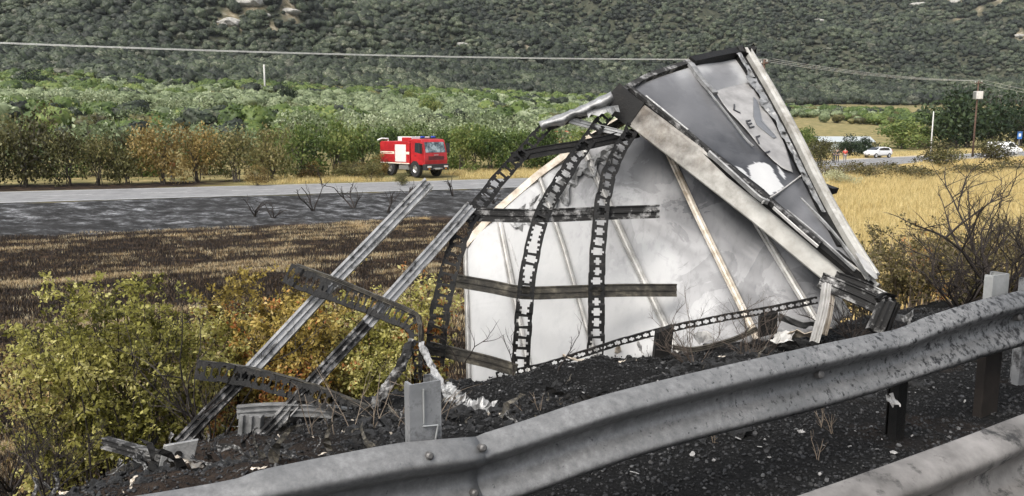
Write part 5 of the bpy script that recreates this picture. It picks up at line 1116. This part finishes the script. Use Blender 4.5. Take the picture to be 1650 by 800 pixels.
def fire_truck(loc, rz):
    t = empty('fire_truck', loc, 'red fire truck with white shutter parked on the verge beyond the country road', 'fire truck', None, rz)
    # +x is forward, the visible flank is -y (its right side)
    bbox('chassis', (-3.0, -.55, .62), (2.9, .55, .92), M_BLACKP, t, .02)
    cabp = [(1.15, .98), (1.15, 2.92), (1.45, 3.02), (2.55, 2.98), (2.72, 2.78), (2.98, 1.92), (3.05, 1.35), (3.02, .98)]
    cab = prism('cab', cabp, -1.18, 1.18, M_RED, t, .04)
    for sy in (-1, 1):
        prism('side_window', [(1.72, 1.98), (1.76, 2.70), (2.48, 2.70), (2.62, 2.40), (2.66, 1.86)], sy * 1.184, sy * 1.196, M_GLASS, cab)
        d = prism('door', [(1.62, 1.05), (1.62, 1.90), (2.74, 1.78), (2.84, 1.45), (2.60, 1.05)], sy * 1.182, sy * 1.192, M_RED, cab); bbox('door_handle', (1.72, sy * 1.205 - .012, 1.66), (1.92, sy * 1.205 + .012, 1.71), M_BLACKP, d)
        prism('wheel_arch', [(1.08, .62), (1.2, 1.05), (1.5, 1.28), (1.95, 1.28), (2.25, 1.05), (2.36, .62), (2.26, .62), (2.15, .98), (1.9, 1.18), (1.55, 1.18), (1.3, .98), (1.18, .62)], sy * 1.06, sy * 1.215, M_BLACKP, cab)
        mr = bbox('mirror', (2.76, sy * 1.45 - .14, 1.9), (2.88, sy * 1.45 + .14, 2.66), M_BLACKP, cab, .02); m = MB(); m.tube([(2.74, sy * 1.15, 2.62), (2.82, sy * 1.42, 2.60)], .02, 6); m.build('mirror_arm', M_BLACKP, mr, world=False)
    m = MB(); m.quad((2.748, -1.0, 2.76), (2.748, 1.0, 2.76), (2.985, 1.04, 1.96), (2.985, -1.04, 1.96)); m.build('windscreen', M_GLASSL, cab, world=False, thick=.01)
    for sy in (-.45, .45): m = MB(); m.tube([(3.0, sy, 1.95), (2.93, sy + .3, 2.2)], .012, 4); m.build('wiper', M_BLACKP, cab, world=False)
    for z in (1.40, 1.50, 1.60): bbox('grille_bar', (3.03, -.80, z), (3.062, .80, z + .055), M_BLACKP, cab)
    bbox('badge', (3.03, -.22, 1.74), (3.055, .22, 1.79), M_CHROME, cab)
    bp = bbox('bumper', (2.75, -1.2, .58), (3.22, 1.2, 1.06), M_BLACKP, t, .04)
    for sy in (-.86, .86): bbox('headlight', (3.215, sy - .2, .80), (3.235, sy + .2, .93), M_LAMP, bp); bbox('fog_lamp', (3.215, sy - .09, .66), (3.235, sy + .09, .74), M_ORL, bp)
    bbox('number_plate', (3.222, -.26, .64), (3.236, .26, .76), M_WHITEP, bp)
    m = MB(); m.tube([(3.22, -.4, .72), (3.32, -.4, .72), (3.32, .4, .72), (3.22, .4, .72)], .03, 8); m.build('tow_bar', M_CHROME, bp, world=False)
    body = prism('water_tank_body', [(-3.15, 1.0), (-3.15, 2.66), (-3.0, 2.80), (.92, 2.80), (1.02, 2.70), (1.02, 1.0)], -1.2, 1.2, M_RED, t, .03)
    for sy in (-1, 1):
        yy = sy * 1.212; lo = min(sy * 1.203, sy * 1.222); hi = max(sy * 1.203, sy * 1.222)
        sh = bbox('shutter', (-.95, lo, 1.18), (.55, hi, 2.55), M_SHUT, body)
        for k in range(9): bbox('shutter_slat', (-.94, min(yy, yy + sy * .014), 1.22 + k * .148), (.54, max(yy, yy + sy * .014), 1.33 + k * .148), M_SHUT, sh)
        bbox('locker_door', (-3.0, lo, 1.15), (-1.1, hi - .006 * (sy > 0), 1.74), M_RED, body); bbox('locker_door', (-3.0, lo, 2.02), (-1.1, hi - .006 * (sy > 0), 2.55), M_RED, body)
        st = bbox('white_stripe', (-3.05, lo, 1.78), (-1.08, hi, 1.98), M_YEL, body); print_marks('stripe_print', (-2.9 if sy < 0 else -1.2, sy * 1.226, 1.82), (1 if sy < 0 else -1, 0, 0), (0, 0, 1), 1.65, .12, M_RED, st)
        bbox('white_stripe', (.58, lo, 1.78), (1.0, hi, 1.98), M_YEL, body); bbox('lower_stripe', (-3.1, lo, 1.02), (1.0, hi, 1.10), M_YEL, body)
        bbox('side_locker', (-.6, min(sy * .70, sy * 1.12), .56), (.7, max(sy * .70, sy * 1.12), .96), M_CHROME, t, .02)
    bbox('roof_locker', (-.9, -.95, 2.82), (1.0, .95, 3.18), M_WHITEP, t, .03); bbox('roof_locker', (-.2, -1.05, 2.81), (1.05, -.97, 3.12), M_RED, t, .02)
    bm_ = bbox('beacon_bar', (1.85, -.75, 3.03), (2.1, .75, 3.10), M_BLACKP, t)
    for sy in (-.55, .55): bbox('beacon', (1.86, sy - .17, 3.10), (2.09, sy + .17, 3.22), M_BLUE, bm_, .03)
    m = MB(); m.tube([(-2.9, -.5, 2.8), (-2.9, -.5, 2.98), (-3.3, -.9, 3.0), (-3.5, -1.2, 2.85)], .07, 8); m.build('monitor_nozzle', M_CHROME, t, world=False)
    for sy in (-1, 1):
        for x in (1.72, -1.75): wheel(t, x, sy * 1.02, .64, .38, sy, M_CHROME, .50)
        bbox('mudguard', (-2.45, min(sy * .8, sy * 1.18), 1.0), (-1.05, max(sy * .8, sy * 1.18), 1.04), M_BLACKP, t)
    return t
g = ground_hit(668, 284, 40); heading = math.radians(-46)
_f = fire_truck((g[0] + .0, g[1] - .4, ZR - .02), heading); _f.scale = (1.02, 1.02, 1.06)

def car(loc, rz, label, tall=1.0, van=False):
    t = empty('van' if van else 'car', loc, label, 'van' if van else 'car', None, rz)
    if van: secs = [(-2.4, .5, 1.98, .88), (-2.3, .38, 2.08, .92), (0, .35, 2.12, .94), (1.0, .35, 2.08, .94), (1.55, .35, 1.72, .93), (1.75, .35, 1.18, .93), (2.35, .38, 1.02, .86), (2.5, .48, .78, .74)]
    else: secs = [(-2.05, .52, .92, .66), (-1.98, .36, 1.12, .80), (-1.7, .30, 1.40, .86), (-1.2, .27, 1.50, .88), (-.3, .26, 1.53, .89), (.45, .26, 1.42, .89), (1.15, .26, 1.04, .885), (1.75, .28, .92, .84), (2.08, .38, .72, .68)]
    m = MB(); V = []; N = 12
    for (x, z0, z1, w) in secs:
        zb = min(z1, .98 if not van else 1.15); cab = z1 - zb
        prof = [(-.8, z0), (-1, z0 + .12), (-1, (z0 + zb) / 2), (-.97, zb)] + ([(-.80, zb + cab * .85), (-.66, z1)] if cab > .03 else [(-.9, z1 - .01), (-.7, z1)])
        full = [(a * w, z) for a, z in prof] + [(-a * w, z) for a, z in prof[::-1]]
        V += [(x, y, z) for y, z in full]
    k = len(secs); m.add(V, [(i * N + j, i * N + (j + 1) % N, (i + 1) * N + (j + 1) % N, (i + 1) * N + j) for i in range(k - 1) for j in range(N)] + [tuple(range(N - 1, -1, -1)), tuple((k - 1) * N + j for j in range(N))])
    b = m.build('body', M_WHITEP, t, smooth=True, world=False); md = b.modifiers.new('round', 'SUBSURF'); md.levels = md.render_levels = 1
    for sy in (-1, 1):
        if van: prism('side_window', [(.55, 1.22), (.6, 1.85), (1.12, 1.85), (1.5, 1.22)], sy * .845, sy * .90, M_GLASS, b)
        else:
            prism('side_window', [(-1.35, 1.03), (-1.15, 1.36), (-.28, 1.42), (-.28, 1.03)], sy * .70, sy * .845, M_GLASS, b); prism('side_window', [(-.22, 1.03), (-.22, 1.42), (.35, 1.36), (.92, 1.03)], sy * .70, sy * .845, M_GLASS, b)
        bbox('mirror', (.75 if not van else 1.35, min(sy * .86, sy * 1.04), .98 if not van else 1.2), (.9 if not van else 1.5, max(sy * .86, sy * 1.04), 1.12 if not van else 1.45), M_WHITEP if not van else M_BLACKP, b, .02)
        fx = 1.88 if not van else 2.34; hl = bbox('headlight', (fx - .15, min(sy * .50, sy * .76), .66), (fx + .12, max(sy * .50, sy * .76), .80), M_LAMP, b, .03)
        for x in ((1.28, -1.28) if not van else (1.6, -1.6)): wheel(t, x, sy * .78, .33, .22, sy, M_CHROME, .64)
        bbox('tail_lamp', (-2.0 if not van else -2.42, min(sy * .55, sy * .74), .9), (-1.9 if not van else -2.36, max(sy * .55, sy * .74), 1.1), M_RED, b)
    m = MB()
    if van: m.quad((1.56, -.72, 1.72), (1.56, .72, 1.72), (1.76, .82, 1.22), (1.76, -.82, 1.22))
    else: m.quad((.50, -.60, 1.43), (.50, .60, 1.43), (1.12, .76, 1.075), (1.12, -.76, 1.075))
    m.build('windscreen', M_GLASS, b, world=False, thick=.02)
    fx = 2.06 if not van else 2.49; bbox('grille', (fx - .1, -.40, .42), (fx + .03, .40, .60), M_BLACKP, b, .02); bbox('number_plate', (fx, -.25, .46), (fx + .045, .25, .56), M_WHITEP, b)
    return t
a = ground_hit(1414, 255, 60); car((a[0], a[1], ZR + .01), math.radians(205), 'white hatchback car parked beside the road bend')
a = ground_hit(1617, 250, 60); car((a[0], a[1], ZR + .01), math.radians(-30), 'white van half hidden behind the olive brown bush', van=True)

# ------------------------------------------------------------------ people
M_SKIN = mat_plain('skin', (.42, .26, .19), .6); M_HAIR = mat_plain('dark_hair', (.02, .016, .013), .8)
def person(loc, rz, shirt, trousers, label, hair=M_HAIR, helmet=None, arm=.0, H=1.75):
    t = empty('person', loc, label, 'person', None, rz)
    s = H / 1.75
    def skin(name, verts, edges, rad, mat, parent):
        me = bpy.data.meshes.new(name); me.from_pydata([tuple(c * s for c in v) for v in verts], edges, []); me.update(); o = bpy.data.objects.new(name, me); COL.objects.link(o); o.parent = parent; me.materials.append(mat)
        o.modifiers.new('skin', 'SKIN'); o.modifiers['skin'].use_smooth_shade = True
        if not me.skin_vertices: return o
        for i, r in enumerate(rad): me.skin_vertices[0].data[i].radius = (r * s, r * s * .85)
        me.skin_vertices[0].data[0].use_root = True
        sb = o.modifiers.new('smooth', 'SUBSURF'); sb.levels = sb.render_levels = 1; return o
    v = [(0, 0, .96), (0, 0, 1.18), (0, 0, 1.40), (0, 0, 1.50), (.01, 0, 1.58), (.02, 0, 1.68),
         (0, .19, 1.40), (0, .25, 1.14), (.06 + arm, .24, .90), (.10 + arm, .23, .80), (0, -.19, 1.40), (-.01, -.25, 1.14), (.05, -.24, .90), (.08, -.23, .80),
         (0, .10, .90), (.02, .11, .50), (-.02, .12, .08), (.14, .12, .03), (0, -.10, .90), (.03, -.11, .50), (.02, -.12, .08), (.18, -.12, .03)]
    e = [(0, 1), (1, 2), (2, 3), (3, 4), (4, 5), (2, 6), (6, 7), (7, 8), (8, 9), (2, 10), (10, 11), (11, 12), (12, 13), (0, 14), (14, 15), (15, 16), (16, 17), (0, 18), (18, 19), (19, 20), (20, 21)]
    r = [.13, .125, .13, .06, .075, .095, .062, .048, .038, .032, .062, .048, .038, .032, .088, .062, .042, .04, .088, .062, .042, .04]
    body = skin('body', v, e, r, M_SKIN, t)
    iv = [0, 1, 2, 6, 7, 10, 11]; mp = {k: i for i, k in enumerate(iv)}
    sh = skin('shirt', [v[k] for k in iv], [(mp[a], mp[b]) for a, b in e if a in mp and b in mp], [r[k] + .022 for k in iv], shirt, body)
    iv = [0, 14, 15, 16, 18, 19, 20]; mp = {k: i for i, k in enumerate(iv)}
    skin('trousers', [v[k] for k in iv], [(mp[a], mp[b]) for a, b in e if a in mp and b in mp], [r[k] + .020 for k in iv], trousers, body)
    for k in (17, 21): m = MB(); c = np.array(v[k]) * s; m.box((c[0] - .17, c[1] - .05, 0), (c[0] + .10, c[1] + .05, .09)); m.build('shoe', M_BLACKP, body, world=False, bevel=.02)
    m = MB(); n = 10
    V = []
    for i in range(5):
        ph = math.pi / 2 * (i / 4)
        for j in range(n): V.append((.005 + .118 * math.cos(ph) * math.cos(2 * math.pi * j / n), .108 * math.cos(ph) * math.sin(2 * math.pi * j / n), 1.66 + .115 * math.sin(ph)))
    m.add([tuple(c * s for c in q) for q in V], [(i * n + j, i * n + (j + 1) % n, (i + 1) * n + (j + 1) % n, (i + 1) * n + j) for i in range(4) for j in range(n)]); m.build('helmet' if helmet else 'hair', helmet or hair, body, smooth=True, world=False, thick=.01)
    for sy in (-.03, .03): m = MB(); m.obox((.112 * s, sy * s, 1.645 * s), (.008, 0, 0), (0, .011, 0), (0, 0, .007)); m.build('eye', M_BLACKP, body, world=False)
    m = MB(); m.obox((.122 * s, 0, 1.615 * s), (.014, 0, 0), (0, .010, 0), (0, 0, .018)); m.build('nose', M_SKIN, body, world=False)
    return t
M_CRED = mat_plain('red_cloth', (.55, .07, .05), .8); M_CBLK = mat_plain('black_cloth', (.02, .02, .024), .8); M_CGRY = mat_plain('grey_cloth', (.22, .22, .24), .8); M_CORG = mat_plain('orange_jacket', (.62, .17, .05), .7); M_CBLU = mat_plain('dark_trousers', (.05, .055, .075), .8); M_CWHT = mat_plain('white_cloth', (.65, .65, .66), .8)
for (x, y, sh_, tr_, lab, rz) in ((1361, 262, M_CRED, M_CGRY, 'person in a red top standing by the road bend', 1.4), (1349, 260, M_CBLK, M_CBLU, 'person dressed in black standing between two others', 4.2), (1343, 260, M_CGRY, M_CBLU, 'person in a grey top beside the brown bush', 5.0)):
    a = at(x, y, 97); person((a[0], a[1], gz(a[0], a[1])), rz, sh_, tr_, lab)
a = at(279, 291, 63.5); person((a[0], a[1], gz(a[0], a[1])), 2.6, M_CORG, M_CBLU, 'firefighter in an orange jacket and white helmet among the scorched trees', helmet=M_WHITEP, arm=.15)

# ------------------------------------------------------------------ poles, wires, signs, buildings
M_WOODP = mat_noise('pole_wood', [(.3, (.06, .035, .025)), (.7, (.14, .085, .06))], 5, 8, .9, 0, .3); M_CONC = mat_noise('pale_concrete', [(.3, (.42, .41, .38)), (.7, (.62, .61, .58))], 4, 8, .85, 0, .2)
M_WIRE = mat_plain('bright_aluminium_wire', (.50, .50, .47), .45, .3); M_TILE = mat_noise('red_roof_tile', [(.3, (.30, .085, .04)), (.7, (.48, .16, .08))], 6, 8, .8, 0, .3); M_WALLP = mat_noise('cream_render', [(.3, (.50, .47, .40)), (.7, (.66, .63, .56))], 3, 6, .9, 0, .1)
def pole(px, py, toppx, Y, mat, label, name='power_pole', r=.14, arm=True, trafo=False):
    a = at(px, py, Y); z0 = gz(a[0], a[1]); z1 = at(px, toppx, Y)[2]; t = empty(name, (a[0], a[1], z0), label, 'pole'); m = MB(); m.tube([(0, 0, -.3), (0, 0, (z1 - z0) * .5), (0, 0, z1 - z0)], [r, r * .85, r * .65], 10); m.build('shaft', mat, t, smooth=True, world=False)
    h = z1 - z0
    if arm:
        ca = bbox('crossarm', (-.06, -.9, h - .42), (.06, .9, h - .30), mat, t)
        for y in (-.8, 0, .8): m = MB(); m.tube([(0, y, h - .30), (0, y, h - .22), (0, y, h - .08)], [.03, .07, .04], 8); m.build('insulator', M_CONC, ca, world=False)
    if trafo: tb = bbox('transformer', (-.45, -.65, h - 2.6), (.45, .35, h - 1.5), M_CONC, t, .05); bbox('cooling_fin', (-.5, -.5, h - 2.5), (-.46, .2, h - 1.6), M_CHROME, tb)
    return np.array([a[0], a[1], z1])
T1 = pole(1568, 238, 130, 116, M_WOODP, 'brown wooden power pole carrying a grey transformer', trafo=True)
T2 = pole(1224, 268, 96, 74, M_WOODP, 'wooden power pole rising behind the tip of the wreck')
T0a = at(-640, 40, 46); t0 = empty('power_pole', (T0a[0], T0a[1], gz(T0a[0], T0a[1])), 'wooden power pole carrying the near end of the pale wires', 'pole'); m = MB(); m.tube([(0, 0, -.3), (0, 0, T0a[2] - t0.location[2])], [.16, .11], 10); m.build('shaft', M_WOODP, t0, world=False)
T3 = at(1760, 165, 150); t3 = empty('power_pole', (T3[0], T3[1], gz(T3[0], T3[1])), 'wooden power pole carrying the far end of the wires', 'pole'); m = MB(); m.tube([(0, 0, -.3), (0, 0, T3[2] - t3.location[2])], [.16, .11], 10); m.build('shaft', M_WOODP, t3, world=False)
def wire(A, B, sag, r, dy, label, grp=None):
    A, B = np.array(A, float), np.array(B, float); d = B - A; sd_ = np.array([-d[1], d[0], 0]); sd_ /= np.linalg.norm(sd_); P = [A + d * t + sd_ * dy + np.array([0, 0, -4 * sag * t * (1 - t)]) for t in np.linspace(0, 1, 40)]
    m = MB(); m.tube(P, r, 5); o = m.build('power_wire', M_WIRE); c = P[0]; o.location = c
    for v in o.data.vertices: v.co -= Vector(c)
    tag(o, label, 'wire', grp)
# the near span passes (0,65), (550,91), (1090,100) in the picture
for k, dy in enumerate((-.35, .35)): wire(T0a, T2, .55, .022, dy, 'pale power wire strung across the valley in front of the hill', 'paired wires of the near span')
for k, dy in enumerate((-.8, 0, .8)): wire(T2, T1, .5, .018, dy, 'thin power wire between the wreck tip and the transformer pole', 'wires running to the transformer pole')
for k, dy in enumerate((-.8, .8)): wire(T1, T3, .3, .02, dy, 'thin power wire running right from the transformer pole', 'wires beyond the transformer pole')
pole(427, 143, 104, 300, M_CONC, 'white concrete pole beside the pale rock below the hill', r=.38, arm=False)
pole(1502, 212, 180, 125, M_CONC, 'short pale concrete pole in front of the dark trees', r=.12, arm=False)
def rock(px, py, Y, sx, sz, seed, label):
    a = ground_hit(px, py, 100) if Y is None else at(px, py, Y); g_ = np.array([a[0], a[1], gz(a[0], a[1])]); bm = bmesh.new(); bmesh.ops.create_icosphere(bm, subdivisions=3, radius=1); r_ = np.random.default_rng(seed)
    for v in bm.verts: k = .7 + .75 * fbm(v.co.x * 1.8 + seed, v.co.y * 1.8 + v.co.z * 1.3, 3); v.co = (v.co.x * sx * k, v.co.y * sx * .7 * k, v.co.z * sz * k)
    me = bpy.data.meshes.new('rock_outcrop'); bm.to_mesh(me); bm.free(); me.materials.append(M_ROCK); o = bpy.data.objects.new('rock_outcrop', me); COL.objects.link(o); o.location = g_; tag(o, label, 'rock', 'pale rocks on the hillside' if 'hillside' in label else None)
M_ROCK = mat_noise('pale_limestone', [(.3, (.16, .15, .13)), (.55, (.34, .33, .30)), (.8, (.52, .51, .48))], .5, 10, .9, 0, .8, .4)
rock(415, 118, 300, 2.6, 3.0, 5, 'pale jagged rock beside the white concrete pole'); rock(446, 120, 305, 3.2, 1.8, 6, 'low grey rock to one side of the white concrete pole')
for i, (x, y, sx, sz) in enumerate(((1318, 36, 7, 2.2), (1332, 52, 6, 2), (402, 6, 9, 3), (372, 38, 8, 3), (424, 26, 5, 2), (1480, 8, 9, 3), (1535, 6, 8, 3), (1505, 40, 6, 2), (745, 74, 5, 2), (1640, 60, 6, 2), (572, 56, 4, 2), (468, 22, 6, 2))):
    rock(x, y, None, sx, sz, 20 + i, 'pale limestone rock breaking through the hillside scrub')
# red roofed house glimpsed through the wreck's frame
def gable_house(px, py, Y, L, Wd, hw, hr, rz, label, wallm, roofm, name='house'):
    a = at(px, py, Y); z = gz(a[0], a[1]); t = empty(name, (a[0], a[1], z), label, 'house' if name == 'house' else 'greenhouse' if name == 'greenhouse' else 'shed', None, rz)
    bbox('wall', (-L / 2, -Wd / 2, -.5), (L / 2, Wd / 2, hw), wallm, t); m = MB(); e = .5
    m.add([(-L / 2 - e, -Wd / 2 - e, hw - .1), (L / 2 + e, -Wd / 2 - e, hw - .1), (L / 2 + e, Wd / 2 + e, hw - .1), (-L / 2 - e, Wd / 2 + e, hw - .1), (-L / 2 - e, 0, hw + hr), (L / 2 + e, 0, hw + hr)], [(0, 1, 5, 4), (2, 3, 4, 5), (1, 2, 5), (3, 0, 4), (3, 2, 1, 0)]); m.build('roof', roofm, t, world=False)
    for x in (-L * .28, L * .25): w_ = bbox('window', (x - .5, -Wd / 2 - .03, hw * .4), (x + .5, -Wd / 2 + .01, hw * .8), M_GLASS, t); bbox('sill', (x - .6, -Wd / 2 - .1, hw * .36), (x + .6, -Wd / 2 - .03, hw * .40), M_CONC, w_)
    bbox('door', (-.5, -Wd / 2 - .03, 0), (.5, -Wd / 2 + .01, min(2.1, hw * .8)), M_WOODP, t); return t
gable_house(945, 222, 108, 9, 7, 1.6, 1.6, .2, 'small house with a red tiled roof seen through the frame of the wreck', M_WALLP, M_TILE)
gable_house(1352, 236, 140, 9, 6, 1.6, .8, -.15, 'long low pale greenhouse at the edge of the golden field', mat_plain('greenhouse_film', (.50, .54, .53), .35), mat_plain('greenhouse_roof', (.38, .41, .41), .4), 'greenhouse')
gable_house(32, 118, 380, 14, 8, 3, 1.2, .1, 'white flat shed above the groves on the hill foot', M_WALLP, M_CONC, 'shed')
# blue road sign
a = at(1641, 238, 118); z = gz(a[0], a[1]); t = empty('road_sign', (a[0], a[1], z), 'small blue square road sign beside the road', 'sign'); top = at(1641, 212, 118)[2] - z
m = MB(); m.tube([(0, 0, -.2), (0, 0, top)], .04, 8); m.build('post', M_CHROME, t, world=False); sp = bbox('plate', (-.35, -.08, top - 1.1), (.35, -.05, top - .05), mat_plain('sign_blue', (.03, .14, .42), .4), t, .01)
bbox('white_symbol', (-.16, -.09, top - .75), (.16, -.082, top - .32), M_WHITEP, sp)

# ------------------------------------------------------------------ thin haze over the valley
m = bpy.data.materials.new('valley_haze'); m.use_nodes = True; nt = m.node_tree; nt.nodes.remove(nt.nodes['Principled BSDF'])
pv = nt.nodes.new('ShaderNodeVolumePrincipled'); pv.inputs['Color'].default_value = (.86, .90, .95, 1); pv.inputs['Density'].default_value = .00006; pv.inputs['Anisotropy'].default_value = .2
nt.links.new(pv.outputs[0], nt.nodes['Material Output'].inputs['Volume'])
mb = MB(); mb.box((-1700, -1700, -40), (1700, 1700, 620)); hz = mb.build('haze', m); hz['kind'] = 'stuff'
